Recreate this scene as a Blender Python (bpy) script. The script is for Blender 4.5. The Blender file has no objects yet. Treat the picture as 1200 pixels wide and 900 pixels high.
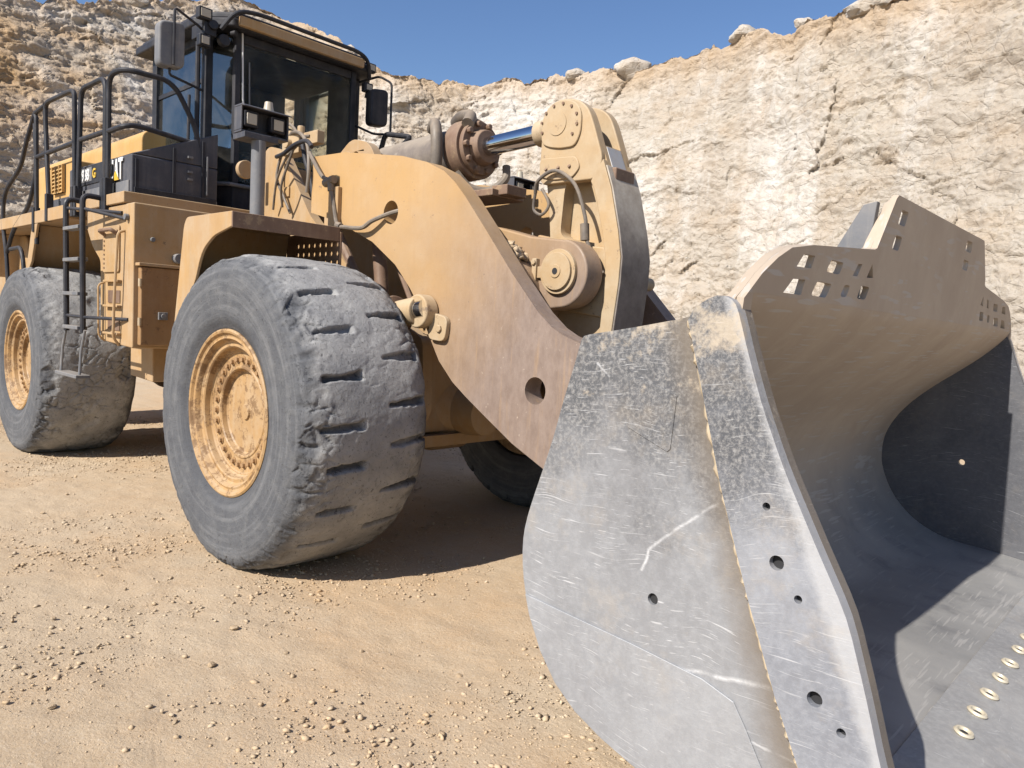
import bpy, bmesh, math, random
import numpy as np
from mathutils import Vector, Matrix
from mathutils.geometry import tessellate_polygon
random.seed(7)
rng = np.random.default_rng(11)
S = bpy.context.scene
COL = S.collection
PI = math.pi
rad = math.radians

# ------------------------------------------------------------------ numpy noise
def _hash(ix, iy, iz, seed):
    h = (ix.astype(np.uint32) * np.uint32(374761393) + iy.astype(np.uint32) * np.uint32(668265263)
         + iz.astype(np.uint32) * np.uint32(2147483647) + np.uint32(seed) * np.uint32(974634777))
    h = (h ^ (h >> np.uint32(13))) * np.uint32(1274126177)
    h = (h ^ (h >> np.uint32(16))) * np.uint32(2246822519)
    return (h ^ (h >> np.uint32(15))).astype(np.float64) / 4294967295.0

def vnoise(p, seed=0):
    """value noise in -1..1 for points (n,3)"""
    i = np.floor(p).astype(np.int64); f = p - i
    f = f * f * f * (f * (f * 6 - 15) + 10)
    out = 0
    for dx in (0, 1):
        wx = f[:, 0] if dx else 1 - f[:, 0]
        for dy in (0, 1):
            wy = f[:, 1] if dy else 1 - f[:, 1]
            for dz in (0, 1):
                wz = f[:, 2] if dz else 1 - f[:, 2]
                out = out + wx * wy * wz * _hash(i[:, 0] + dx, i[:, 1] + dy, i[:, 2] + dz, seed)
    return out * 2 - 1

def fbm(p, octaves=4, seed=0, gain=.5, ridged=False):
    a, s, tot = 1.0, 0.0, 0.0
    q = p.copy()
    for o in range(octaves):
        v = vnoise(q, seed + o * 17)
        if ridged: v = 1 - 2 * np.abs(v)
        s = s + a * v; tot += a; a *= gain
        q = q * 2.03 + 7.7
    return s / tot

def worley(p, seed=0):
    """F1, F2 and a random value of the nearest cell"""
    i = np.floor(p).astype(np.int64)
    f1 = np.full(len(p), 9.0); f2 = f1.copy(); cid = np.zeros(len(p))
    for dx in (-1, 0, 1):
        for dy in (-1, 0, 1):
            for dz in (-1, 0, 1):
                cx, cy, cz = i[:, 0] + dx, i[:, 1] + dy, i[:, 2] + dz
                ddx = cx + _hash(cx, cy, cz, seed) - p[:, 0]
                ddy = cy + _hash(cx, cy, cz, seed + 5) - p[:, 1]
                ddz = cz + _hash(cx, cy, cz, seed + 9) - p[:, 2]
                d = np.sqrt(ddx * ddx + ddy * ddy + ddz * ddz)
                m = d < f1
                f2 = np.where(m, f1, np.minimum(f2, d))
                cid = np.where(m, _hash(cx, cy, cz, seed + 13), cid)
                f1 = np.where(m, d, f1)
    return f1, f2, cid

def facets(p, seed, step, tilt):
    """angular broken rock: every cell is a tilted plane of its own"""
    i = np.floor(p).astype(np.int64); best = np.full(len(p), 9.0); out = np.zeros(len(p)); edge = np.full(len(p), 9.0)
    for dx in (-1, 0, 1):
        for dy in (-1, 0, 1):
            for dz in (-1, 0, 1):
                cx, cy, cz = i[:, 0] + dx, i[:, 1] + dy, i[:, 2] + dz
                a = p[:, 0] - cx - _hash(cx, cy, cz, seed); b = p[:, 1] - cy - _hash(cx, cy, cz, seed + 5); c = p[:, 2] - cz - _hash(cx, cy, cz, seed + 9)
                d = a * a + b * b + c * c; m = d < best
                h = (_hash(cx, cy, cz, seed + 13) - .5) * step + tilt * ((_hash(cx, cy, cz, seed + 21) - .5) * (a + b) + (_hash(cx, cy, cz, seed + 33) - .5) * c)
                edge = np.where(m, best, np.minimum(edge, d)); out = np.where(m, h, out); best = np.where(m, d, best)
    return out, np.sqrt(edge) - np.sqrt(best)

# ------------------------------------------------------------------ materials
ALB = .80          # every surface colour below is scaled by this
class NT:
    def __init__(s, name):
        s.m = bpy.data.materials.new(name); s.m.use_nodes = True
        s.t = s.m.node_tree; s.n = s.t.nodes; s.n.clear()
        s.out = s.n.new('ShaderNodeOutputMaterial')
        s.geo = s.n.new('ShaderNodeTexCoord')
    def link(s, a, b): s.t.links.new(a, b)
    def put(s, sock, v):
        if isinstance(v, bpy.types.NodeSocket): s.link(v, sock)
        elif isinstance(v, (tuple, list)): sock.default_value = (v[0] * ALB, v[1] * ALB, v[2] * ALB, 1) if len(v) == 3 and sock.type == 'RGBA' else v
        else: sock.default_value = v
    def coord(s, scale=(1, 1, 1), rot=(0, 0, 0), loc=(0, 0, 0)):
        mp = s.n.new('ShaderNodeMapping'); s.link(s.geo.outputs['Object'], mp.inputs[0])
        mp.inputs['Scale'].default_value = scale; mp.inputs['Rotation'].default_value = rot; mp.inputs['Location'].default_value = loc
        return mp.outputs[0]
    def noise(s, scale, detail=4, rough=.55, vec=None, dist=0):
        n = s.n.new('ShaderNodeTexNoise'); n.inputs['Scale'].default_value = scale
        n.inputs['Detail'].default_value = detail; n.inputs['Roughness'].default_value = rough; n.inputs['Distortion'].default_value = dist
        s.link(vec if vec else s.geo.outputs['Object'], n.inputs['Vector']); return n.outputs['Fac']
    def voro(s, scale, vec=None, feature='F1', out='Distance'):
        n = s.n.new('ShaderNodeTexVoronoi'); n.feature = feature; n.inputs['Scale'].default_value = scale
        s.link(vec if vec else s.geo.outputs['Object'], n.inputs['Vector']); return n.outputs[out]
    def ramp(s, v, a, b, lo=0., hi=1.):
        n = s.n.new('ShaderNodeMapRange'); n.clamp = True
        n.inputs['From Min'].default_value = a; n.inputs['From Max'].default_value = b
        n.inputs['To Min'].default_value = lo; n.inputs['To Max'].default_value = hi
        s.link(v, n.inputs['Value']); return n.outputs['Result']
    def math(s, op, a, b=0.):
        n = s.n.new('ShaderNodeMath'); n.operation = op; s.put(n.inputs[0], a); s.put(n.inputs[1], b); return n.outputs[0]
    def mix(s, f, a, b):
        n = s.n.new('ShaderNodeMix'); n.data_type = 'RGBA'
        s.put(n.inputs['Factor'], f); s.put(n.inputs['A'], a); s.put(n.inputs['B'], b); return n.outputs['Result']
    def axis(s, k, normal=False):
        sp = s.n.new('ShaderNodeSeparateXYZ')
        if normal:
            g = s.n.new('ShaderNodeNewGeometry'); s.link(g.outputs['Normal'], sp.inputs[0])
        else: s.link(s.geo.outputs['Object'], sp.inputs[0])
        return sp.outputs[k]
    def bump(s, h, strength=.3, dist=.01, prev=None):
        n = s.n.new('ShaderNodeBump'); n.inputs['Strength'].default_value = strength; n.inputs['Distance'].default_value = dist
        s.link(h, n.inputs['Height'])
        if prev: s.link(prev, n.inputs['Normal'])
        return n.outputs[0]
    def pbr(s, col, rough=.6, metal=0., normal=None, spec=.5):
        b = s.n.new('ShaderNodeBsdfPrincipled')
        s.put(b.inputs['Base Color'], col); s.put(b.inputs['Roughness'], rough); s.put(b.inputs['Metallic'], metal)
        b.inputs['Specular IOR Level'].default_value = spec
        if normal: s.link(normal, b.inputs['Normal'])
        s.link(b.outputs[0], s.out.inputs[0]); return s.m

def paint(name, base, base2, dust, dust_amt=.5, worn=(.12, .085, .07), worn_lo=.66, rough=.5, up=.5, streaks=.7):
    k = NT(name)
    c = k.mix(k.ramp(k.noise(2.2, 5), .35, .65), base, base2)
    c = k.mix(k.ramp(k.noise(9, 6, .65), .45, .8, 0, dust_amt), c, dust)
    streak = k.noise(1, 4, .6, k.coord((26, 26, 1.6)))
    c = k.mix(k.ramp(streak, .5, .75, 0, dust_amt * streaks), c, dust)
    upf = k.ramp(k.axis(2, True), .3, .95, 0, up)
    c = k.mix(upf, c, dust)
    w = k.ramp(k.noise(5.5, 9, .72), worn_lo, worn_lo + .05)
    c = k.mix(k.math('MULTIPLY', w, .85), c, worn)
    sp = k.ramp(k.noise(60, 3, .6), .68, .74, 0, .6)
    c = k.mix(sp, c, worn)
    ch = k.ramp(k.noise(10, 10, .8, k.coord(loc=(5, 2, 3))), worn_lo - .005, worn_lo + .01, 0, .8)
    c = k.mix(ch, c, worn)
    sm = k.ramp(k.noise(3.1, 7, .7, k.coord((1, 1, .5), loc=(3, 1, 7))), .52, .72, 0, .3)
    c = k.mix(sm, c, (base[0] * .55, base[1] * .52, base[2] * .5))
    n = k.bump(k.noise(70, 4, .6), .18, .004)
    n = k.bump(k.noise(2.6, 2), .25, .02, n)
    return k.pbr(c, k.ramp(k.noise(6, 4), .3, .7, rough - .05, rough + .25), 0, n, .35)

DUST = (.50, .37, .23)
YEL = paint('dusty_yellow_paint', (.455, .283, .125), (.435, .292, .165), (.48, .37, .25), .65)
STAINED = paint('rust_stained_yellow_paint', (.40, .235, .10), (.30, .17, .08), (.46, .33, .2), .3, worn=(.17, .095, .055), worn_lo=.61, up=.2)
YEL_CLEAN = paint('yellow_hood_paint', (.56, .32, .10), (.55, .34, .13), (.55, .41, .24), .4, up=.3)
RUSTP = paint('worn_brown_paint', (.17, .105, .075), (.24, .15, .10), (.40, .29, .2), .35, worn=(.36, .25, .15), worn_lo=.6)
DUSTY_CAST = paint('dusty_cast_steel', (.47, .32, .17), (.45, .35, .23), (.54, .44, .31), .7, worn=(.2, .14, .1), worn_lo=.62, streaks=0)
DARK_CAST = paint('rubbed_dark_cast_steel', (.15, .125, .11), (.21, .175, .15), (.42, .35, .27), .5, worn=(.34, .29, .24), worn_lo=.6, up=.8, streaks=.2)
BLACK = paint('dusty_black_metal', (.016, .017, .024), (.024, .025, .033), (.14, .12, .11), .25, worn=(.06, .05, .05), up=.35)
BLACKP = paint('black_trim_panel', (.058, .060, .074), (.075, .076, .090), (.22, .20, .19), .35, worn=(.11, .11, .12), worn_lo=.72, up=.25)
GREYM = paint('grey_dusty_metal', (.14, .145, .16), (.19, .19, .20), (.42, .37, .31), .35, worn=(.08, .07, .07))
HOSE = paint('dusty_hose_rubber', (.12, .10, .085), (.2, .17, .14), (.42, .33, .24), .5)

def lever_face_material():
    k = NT('lever_face_rubbed_shaded_steel')
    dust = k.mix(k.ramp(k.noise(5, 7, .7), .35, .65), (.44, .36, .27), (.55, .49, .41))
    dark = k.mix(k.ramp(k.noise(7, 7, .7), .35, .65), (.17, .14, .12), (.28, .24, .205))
    f = k.ramp(k.math('ADD', k.axis(2), k.math('MULTIPLY', k.math('SUBTRACT', k.noise(5, 7, .7), .5), 1.0)), 2.0, 2.55)  # shade below and sheen above painted in, on top of real rubbing and dust
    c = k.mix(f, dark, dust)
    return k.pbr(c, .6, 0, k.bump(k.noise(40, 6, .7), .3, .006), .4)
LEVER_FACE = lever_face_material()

def arm_material():
    k = NT('lift_arm_worn_paint')
    c = k.mix(k.ramp(k.noise(1.6, 5), .35, .65), (.505, .307, .122), (.48, .312, .16))
    c = k.mix(k.ramp(k.noise(5, 6, .65), .5, .8, 0, .35), c, (.56, .42, .27))
    # the lower front end of the arm has been rubbed down to bare dusty steel
    x = k.axis(0); z = k.axis(2)
    t = k.math('SUBTRACT', x, k.math('MULTIPLY', z, .75))
    t = k.math('ADD', t, k.math('MULTIPLY', k.math('SUBTRACT', k.noise(2.2, 8, .62), .5), .7))
    w = k.ramp(t, -1.2, .35, 0, .95)
    c = k.mix(w, c, k.mix(k.ramp(k.noise(11, 8, .75, k.coord((1, 1, .45))), .38, .62), (.20, .148, .125), (.275, .212, .18)))
    sp = k.ramp(k.noise(22, 8, .75), .62, .68, 0, .55)
    c = k.mix(k.math('MULTIPLY', sp, w), c, (.62, .52, .42))
    sp2 = k.ramp(k.noise(34, 6, .7, k.coord(loc=(9, 2, 4))), .66, .70, 0, .6)
    c = k.mix(sp2, c, (.2, .13, .09))
    ch = k.ramp(k.noise(11, 10, .8, k.coord(loc=(3, 8, 1))), .625, .64, 0, .75)
    c = k.mix(ch, c, (.17, .12, .095))
    st = k.ramp(k.noise(1, 6, .6, k.coord((30, 30, 2))), .55, .75, 0, .5)
    c = k.mix(st, c, (.42, .27, .14))
    n = k.bump(k.noise(55, 5, .65), .2, .004); n = k.bump(k.noise(3, 2), .3, .02, n)
    return k.pbr(c, k.ramp(k.noise(7, 4), .3, .7, .42, .68), 0, n, .4)
ARM = arm_material()

GOUGES = [([(3.302, 1.068), (3.185, 0.967), (3.094, 0.879), (3.072, 0.811)], 0.008), ([(2.594, 0.443), (2.922, 0.495), (3.233, 0.551), (3.504, 0.602), (3.548, 0.56), (3.587, 0.427)], 0.011), ([(2.894, 0.412), (2.973, 0.37), (3.065, 0.37)], 0.016), ([(3.122, 0.25), (3.249, 0.354), (3.332, 0.364), (3.386, 0.419), (3.469, 0.435), (3.59, 0.423)], 0.006), ([(2.892, 0.441), (3.127, 0.389), (3.246, 0.385)], 0.005), ([(2.697, 0.569), (2.819, 0.547)], 0.006), ([(2.85, 1.437), (2.893, 1.4)], 0.006)]
def steel(name, dark, light, scratch, amount, dust_amt, metal, rough, dark_top=False, rotx=0., seam=False, edge=False):
    k = NT(name)
    c = k.mix(k.ramp(k.noise(1.7, 6, .6), .3, .7), dark, light)
    c = k.mix(k.ramp(k.noise(38, 5, .7), .42, .66, 0, .4), c, (light[0] * 1.25, light[1] * 1.25, light[2] * 1.25))
    if dark_top:      # unpolished upper part: dark mill scale, speckled with bare chips
        up = k.ramp(k.math('ADD', k.axis(2), k.math('MULTIPLY', k.math('SUBTRACT', k.noise(3.5, 6, .7), .5), .9)), .92, 1.28)
        c = k.mix(k.math('MULTIPLY', up, .88), c, k.mix(k.ramp(k.noise(75, 6, .8), .46, .62), (.070, .072, .080), (.30, .29, .28)))
    f = None
    wv = k.n.new('ShaderNodeTexNoise'); wv.inputs['Scale'].default_value = 1.4; k.link(k.geo.outputs['Object'], wv.inputs['Vector'])
    for (ry, sc, lo, g) in ((25, (9, 14, 120), .68, .50), (-38, (12, 14, 150), .70, .52), (72, (10, 14, 130), .69, .54), (8, (16, 14, 170), .70, .50), (-65, (22, 14, 160), .70, .52), (48, (5, 14, 60), .71, .55), (15, (14, 14, 330), .665, .44), (-25, (18, 14, 360), .67, .46), (62, (4, 14, 210), .68, .46), (35, (3, 14, 150), .69, .46)):
        mp = k.n.new('ShaderNodeMapping'); mp.inputs['Scale'].default_value = sc; mp.inputs['Rotation'].default_value = (rotx, rad(ry), 0); mp.inputs['Location'].default_value = (ry, 1, 2)
        ad = k.n.new('ShaderNodeVectorMath'); ad.operation = 'MULTIPLY_ADD'; ad.inputs[1].default_value = (.3, .3, .3)
        k.link(wv.outputs['Color'], ad.inputs[0]); k.link(k.geo.outputs['Object'], ad.inputs[2]); k.link(ad.outputs[0], mp.inputs[0])
        v = k.ramp(k.noise(1, 2, .5, mp.outputs[0]), lo, lo + .06)
        v = k.math('MULTIPLY', v, k.ramp(k.noise(3.6, 3, .5, k.coord(loc=(ry, 3, 0))), g, g + .14))
        f = v if f is None else k.math('MAXIMUM', f, v)
    c = k.mix(k.ramp(k.noise(2.3, 7, .7, k.coord((1, 1, .6), loc=(7, 0, 2))), .5, .68, 0, .45), c, (.21, .205, .21))
    c = k.mix(k.math('MULTIPLY', f, amount), c, scratch)
    if seam:          # long gouges left by rock
        ps = k.n.new('ShaderNodeVectorMath'); ps.operation = 'MULTIPLY_ADD'; ps.inputs[1].default_value = (.05, 0, .05)
        w3 = k.n.new('ShaderNodeTexNoise'); w3.inputs['Scale'].default_value = 6; w3.inputs['Detail'].default_value = 5; k.link(k.geo.outputs['Object'], w3.inputs['Vector'])
        k.link(w3.outputs['Color'], ps.inputs[0]); k.link(k.geo.outputs['Object'], ps.inputs[2])
        fl = k.n.new('ShaderNodeVectorMath'); fl.operation = 'MULTIPLY'; fl.inputs[1].default_value = (1, 0, 1); k.link(ps.outputs[0], fl.inputs[0])
        g = None
        for line, wd in GOUGES:
            for (xa, za), (xb, zb) in zip(line[:-1], line[1:]):
                d = Vector((xb - xa, 0, zb - za))
                q = k.n.new('ShaderNodeVectorMath'); q.operation = 'SUBTRACT'; k.link(fl.outputs[0], q.inputs[0]); q.inputs[1].default_value = (xa + .025, 0, za + .025)
                dt = k.n.new('ShaderNodeVectorMath'); dt.operation = 'DOT_PRODUCT'; k.link(q.outputs[0], dt.inputs[0]); dt.inputs[1].default_value = d / d.length_squared
                cl_ = k.ramp(dt.outputs['Value'], 0, 1)
                sc = k.n.new('ShaderNodeVectorMath'); sc.operation = 'SCALE'; sc.inputs[0].default_value = d; k.link(cl_, sc.inputs['Scale'])
                e = k.n.new('ShaderNodeVectorMath'); e.operation = 'DISTANCE'; k.link(q.outputs[0], e.inputs[0]); k.link(sc.outputs[0], e.inputs[1])
                m = k.ramp(e.outputs['Value'], wd * .9, 0)
                g = m if g is None else k.math('MAXIMUM', g, m)
        g = k.math('MULTIPLY', g, k.ramp(k.noise(30, 5, .7), .35, .65, .1, .85))
        c = k.mix(g, c, (.72, .72, .73))
    if seam:          # brown dirt packed along the foot of the side cutter
        x = k.axis(0); z = k.axis(2)
        dl = k.math('SUBTRACT', k.math('SUBTRACT', x, 3.192), k.math('MULTIPLY', k.math('SUBTRACT', 1.585, z), .362))
        dl = k.math('ADD', dl, k.math('MULTIPLY', k.math('SUBTRACT', k.noise(9, 5, .65), .5), .07))
        c = k.mix(k.ramp(dl, -.15, -.05, 0, .8), c, (.19, .155, .12))
    if edge:          # rubbed bright along the free front edge
        de = k.math('SUBTRACT', k.math('ADD', 3.345, k.math('MULTIPLY', k.math('SUBTRACT', 1.6, k.axis(2)), .4224)), k.axis(0))
        de = k.math('ADD', de, k.math('MULTIPLY', k.math('SUBTRACT', k.noise(14, 6, .7), .5), .06))
        c = k.mix(k.ramp(de, .036, .008, 0, .6), c, (.55, .55, .56))
    if dark_top:      # cream dust caked near the top edge
        cd = k.math('ADD', k.noise(7, 8, .7, k.coord(loc=(1, 0, 6))), k.math('MULTIPLY', k.math('SUBTRACT', k.axis(2), 1.5), .55))
        c = k.mix(k.ramp(cd, .52, .62, 0, .75), c, (.56, .47, .36))
    d = k.ramp(k.noise(4, 8, .72), .55, .72, 0, dust_amt)
    c = k.mix(d, c, (.52, .42, .30))
    n = k.bump(k.noise(120, 4, .7), .22, .003); n = k.bump(k.noise(9, 5, .6), .16, .012, n); n = k.bump(f, .15, .002, n)
    return k.pbr(c, k.ramp(k.noise(12, 4), .3, .7, rough - .08, rough + .14), metal, n, .5)
BUCKET_SIDE = steel('bare_scratched_steel', (.235, .238, .25), (.32, .323, .335), (.62, .62, .63), .85, .25, .12, .52, True, seam=True)
STRIP_STEEL = steel('polished_side_strip_steel', (.225, .235, .265), (.33, .34, .37), (.62, .62, .63), .7, .3, .15, .5, True, edge=True)
WEAR_STEEL = steel('bare_wear_plate_steel', (.27, .273, .287), (.35, .353, .365), (.66, .66, .67), .8, .15, .12, .5)

def bucket_inner():
    k = NT('bucket_inner_steel')
    pol = k.mix(k.ramp(k.noise(2, 5), .3, .7), (.27, .268, .265), (.43, .415, .395))
    dusty = k.mix(k.ramp(k.noise(2.5, 6), .3, .7), (.43, .345, .265), (.52, .43, .335))
    up = k.ramp(k.math('ADD', k.axis(2), k.math('MULTIPLY', k.math('SUBTRACT', k.noise(2.2, 4, .6), .5), .35)), .45, 1.05)
    c = k.mix(up, pol, dusty)
    rub = k.ramp(k.noise(1, 6, .65, k.coord((1.3, 9, 1.3), loc=(0, 3, 0))), .42, .72, 0, .5)
    rub = k.math('MULTIPLY', rub, k.ramp(up, 0, 1, 1, .3))
    c = k.mix(rub, c, k.mix(up, (.36, .355, .35), (.36, .29, .225)))
    lump = k.ramp(k.noise(3.2, 8, .7, k.coord(loc=(2, 5, 1))), .52, .66, 0, .45)
    c = k.mix(lump, c, k.mix(up, (.15, .15, .16), (.56, .475, .375)))
    f = None
    for (rz, lo) in ((12, .64), (-25, .66), (50, .67), (-8, .65)):
        v = k.ramp(k.noise(1, 2, .5, k.coord((60, 3, 20), (0, 0, rad(rz)), (rz, 0, 0))), lo, lo + .03)
        v = k.math('MULTIPLY', v, k.ramp(k.noise(2, 2, .5, k.coord(loc=(rz, 3, 0))), .42, .55))
        f = v if f is None else k.math('MAXIMUM', f, v)
    c = k.mix(k.math('MULTIPLY', f, .6), c, (.5, .48, .46))
    n = k.bump(k.noise(80, 4, .7), .15, .003); n = k.bump(k.noise(4, 3, .6), .2, .02, n)
    return k.pbr(c, k.ramp(up, 0, 1, .42, .75), k.ramp(up, 0, 1, .25, .0), n, .4)
BUCKET_IN = bucket_inner()
BUCKET_FLOOR = steel('rubbed_floor_steel', (.25, .25, .255), (.38, .375, .37), (.6, .6, .6), .4, .2, .15, .45)
BUCKET_FAR = steel('shaded_far_side_steel', (.085, .087, .10), (.13, .13, .14), (.40, .40, .41), .6, .12, .2, .5)  # steel colour darkened to carry the shade lying on the far plate

def rubber(name, seed):
    k = NT(name)
    c = k.mix(k.ramp(k.noise(7, 6, .65), .3, .7), (.085, .088, .098), (.125, .127, .135))
    # dust ground into the tread band; y is the wheel's axle
    sp = k.n.new('ShaderNodeSeparateXYZ'); k.link(k.geo.outputs['Object'], sp.inputs[0])
    r = k.math('SQRT', k.math('ADD', k.math('MULTIPLY', sp.outputs[0], sp.outputs[0]), k.math('MULTIPLY', sp.outputs[2], sp.outputs[2])))
    rr = k.math('ADD', r, k.math('MULTIPLY', k.math('SUBTRACT', k.noise(8, 6, .7, k.coord(loc=(seed, 0, 0))), .5), .07))
    band = k.ramp(rr, .915, .955)
    tread = k.mix(k.ramp(k.noise(4, 6, .65), .35, .65), (.275, .273, .275), (.43, .42, .405))
    c = k.mix(k.math('MULTIPLY', band, .9), c, tread)
    c = k.mix(k.ramp(k.noise(13, 7, .75), .50, .75, 0, .35), c, (.27, .262, .25))
    c = k.mix(k.ramp(k.noise(55, 4, .7), .6, .68, 0, .7), c, (.03, .03, .033))
    ring = k.n.new('ShaderNodeCombineXYZ'); k.link(k.math('MULTIPLY', r, 26), ring.inputs[0]); k.link(k.math('MULTIPLY', sp.outputs[0], 1.6), ring.inputs[1]); k.link(k.math('MULTIPLY', sp.outputs[2], 1.6), ring.inputs[2])
    scuff = k.math('MULTIPLY', k.ramp(k.noise(1, 5, .65, ring.outputs[0]), .48, .70, 0, .55), k.ramp(r, .955, .92))
    c = k.mix(scuff, c, (.235, .235, .24))
    c = k.mix(k.math('MULTIPLY', k.ramp(r, .62, .54), .5), c, (.06, .062, .07))
    zone = k.math('MULTIPLY', k.ramp(r, .80, .90), k.ramp(r, .985, .945))
    cut = k.ramp(k.noise(17, 7, .75, k.coord((1, 1.6, 1), loc=(4, 4, seed)), 1.2), .57, .63)
    c = k.mix(k.math('MULTIPLY', k.math('MULTIPLY', cut, zone), .8), c, (.035, .036, .042))
    n = k.bump(k.noise(26, 8, .72), .6, .015); n = k.bump(cut, -.5, .012, n); n = k.bump(k.noise(110, 3, .6), .3, .004, n)
    return k.pbr(c, .85, 0, n, .25)
RIMP = paint('dirty_rim_paint', (.45, .268, .11), (.41, .262, .13), (.50, .38, .25), .65, worn=(.20, .115, .055), worn_lo=.54)
RUBBER = rubber('dusty_tyre_rubber', 0.)

def earth(name, a, b, c3, fine=140):
    k = NT(name)
    c = k.mix(k.ramp(k.noise(.55, 6, .6), .35, .65), a, b)
    c = k.mix(k.ramp(k.noise(.33, 7, .68, k.coord(loc=(3.3, 8.1, 0))), .44, .60, 0, .75), c, (a[0] * 1.03, a[1] * .90, a[2] * .76))
    c = k.mix(k.ramp(k.noise(fine, 4, .75), .42, .7, 0, .6), c, c3)
    c = k.mix(k.ramp(k.noise(fine * .6, 6, .8, k.coord(loc=(1, 7, 2))), .56, .64, 0, .5), c, (a[0] * .58, a[1] * .53, a[2] * .47))
    c = k.mix(k.ramp(k.noise(fine * .22, 7, .8, k.coord(loc=(8, 2, 2))), .57, .66, 0, .45), c, (c3[0] * 1.12, c3[1] * 1.14, c3[2] * 1.18))
    c = k.mix(k.ramp(k.noise(fine * .35, 5, .75, k.coord(loc=(5, 5, 5))), .56, .7, 0, .55), c, (a[0] * .74, a[1] * .70, a[2] * .66))
    c = k.mix(k.ramp(k.noise(3.2, 5, .7), .5, .72, 0, .4), c, (.50, .40, .29))
    n = k.bump(k.noise(fine * .34, 8, .78), .7, .016); n = k.bump(k.noise(5, 6, .6), .25, .03, n)
    return k.pbr(c, .95, 0, n, .1)
GROUND = earth('quarry_floor_dust', (.54, .405, .265), (.59, .465, .325), (.655, .55, .42))
GRAVEL = earth('gravel_stone', (.53, .395, .25), (.59, .46, .315), (.66, .56, .43), 9)

def cliff_material():
    k = NT('limestone_cliff')
    att = k.n.new('ShaderNodeAttribute'); att.attribute_name = 'tan'; tanf = att.outputs['Fac']
    pale = k.mix(k.ramp(k.noise(.45, 8, .65), .35, .65), (.505, .455, .39), (.44, .38, .315))
    white = k.ramp(k.noise(.22, 6, .7, k.coord((1.9, 1.9, .32), loc=(4, 4, 0))), .48, .60, 0, .85)
    c = k.mix(white, pale, (.635, .605, .565))
    orange = k.mix(k.ramp(k.noise(1.3, 6, .7), .35, .65), (.52, .345, .18), (.43, .28, .15))
    o = k.math('MULTIPLY', k.ramp(k.noise(.7, 7, .7, k.coord((1, 1, 1.8), loc=(9, 1, 3))), .45, .66), .5)
    o2 = k.math('MAXIMUM', k.math('MULTIPLY', o, .55), tanf)
    c = k.mix(o2, c, orange)
    c = k.mix(k.ramp(k.noise(9, 8, .75), .54, .72, 0, .6), c, (.33, .27, .205))
    c = k.mix(k.ramp(k.noise(17, 6, .75, k.coord(loc=(2, 2, 2))), .58, .7, 0, .5), c, (.69, .65, .59))
    n = k.bump(k.noise(13, 9, .72), .55, .09); n = k.bump(k.noise(3.1, 6, .65, k.coord((1, 1, 2))), .35, .2, n)
    n = k.bump(k.ramp(k.voro(2.2, k.coord((1, 1, 1.7)), 'DISTANCE_TO_EDGE'), 0, .05), .35, .06, n)
    return k.pbr(c, .95, 0, n, .1)
CLIFF = cliff_material()

def simple(name, col, rough=.5, metal=0., nz=.0):
    k = NT(name); c = col
    if nz: c = k.mix(k.ramp(k.noise(18, 5, .7), .45, .7, 0, nz), col, (.45, .38, .3))
    return k.pbr(c, k.ramp(k.noise(10, 3), .3, .7, max(rough - .08, .03), rough + .08), metal, None)
PAD = simple('pale_grey_pad', (.46, .45, .44), .45, .2, .5)
WELD = simple('dusty_weld_bead', (.50, .40, .27), .8, 0, .5)
CHROME = simple('chrome_rod', (.75, .76, .78), .13, 1.0)
WHITE = simple('white_lettering', (.80, .80, .80), .5, 0, .12)
LOGOY = simple('yellow_lettering', (.72, .45, .05), .5, 0, .1)
LENS = simple('lamp_lens', (.50, .44, .34), .25, 0, .3)
DARKIN = simple('dark_cab_lining', (.018, .019, .022), .8)
SEATM = simple('dark_seat_cloth', (.03, .03, .034), .9)
RING = simple('bright_worn_ring', (.62, .55, .42), .5, .2, .2)
HOLE = simple('hole_shade_black', (.02, .02, .022), .7)  # near-black stands in for the shade inside holes and openings

def glass(name, tint, refl, coat):
    k = NT(name)
    tr = k.n.new('ShaderNodeBsdfTransparent'); tr.inputs[0].default_value = (*tint, 1)
    gl = k.n.new('ShaderNodeBsdfGlossy'); gl.inputs[0].default_value = (*coat, 1); gl.inputs[1].default_value = .03
    fr = k.n.new('ShaderNodeFresnel'); fr.inputs[0].default_value = refl
    mx = k.n.new('ShaderNodeMixShader'); k.link(fr.outputs[0], mx.inputs[0]); k.link(tr.outputs[0], mx.inputs[1]); k.link(gl.outputs[0], mx.inputs[2])
    df = k.n.new('ShaderNodeBsdfDiffuse'); df.inputs[0].default_value = (.42, .40, .36, 1)
    m2 = k.n.new('ShaderNodeMixShader'); k.link(k.ramp(k.noise(3, 6, .65), .4, .75, .01, .10), m2.inputs[0])
    k.link(mx.outputs[0], m2.inputs[1]); k.link(df.outputs[0], m2.inputs[2]); k.link(m2.outputs[0], k.out.inputs[0])
    return k.m
GLASS = glass('cab_glass', (.95, .97, .94), 1.16, (.8, .9, 1))
GLASS_SIDE = glass('tinted_side_glass', (.52, .60, .64), 2.1, (.75, .9, 1))

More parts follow.
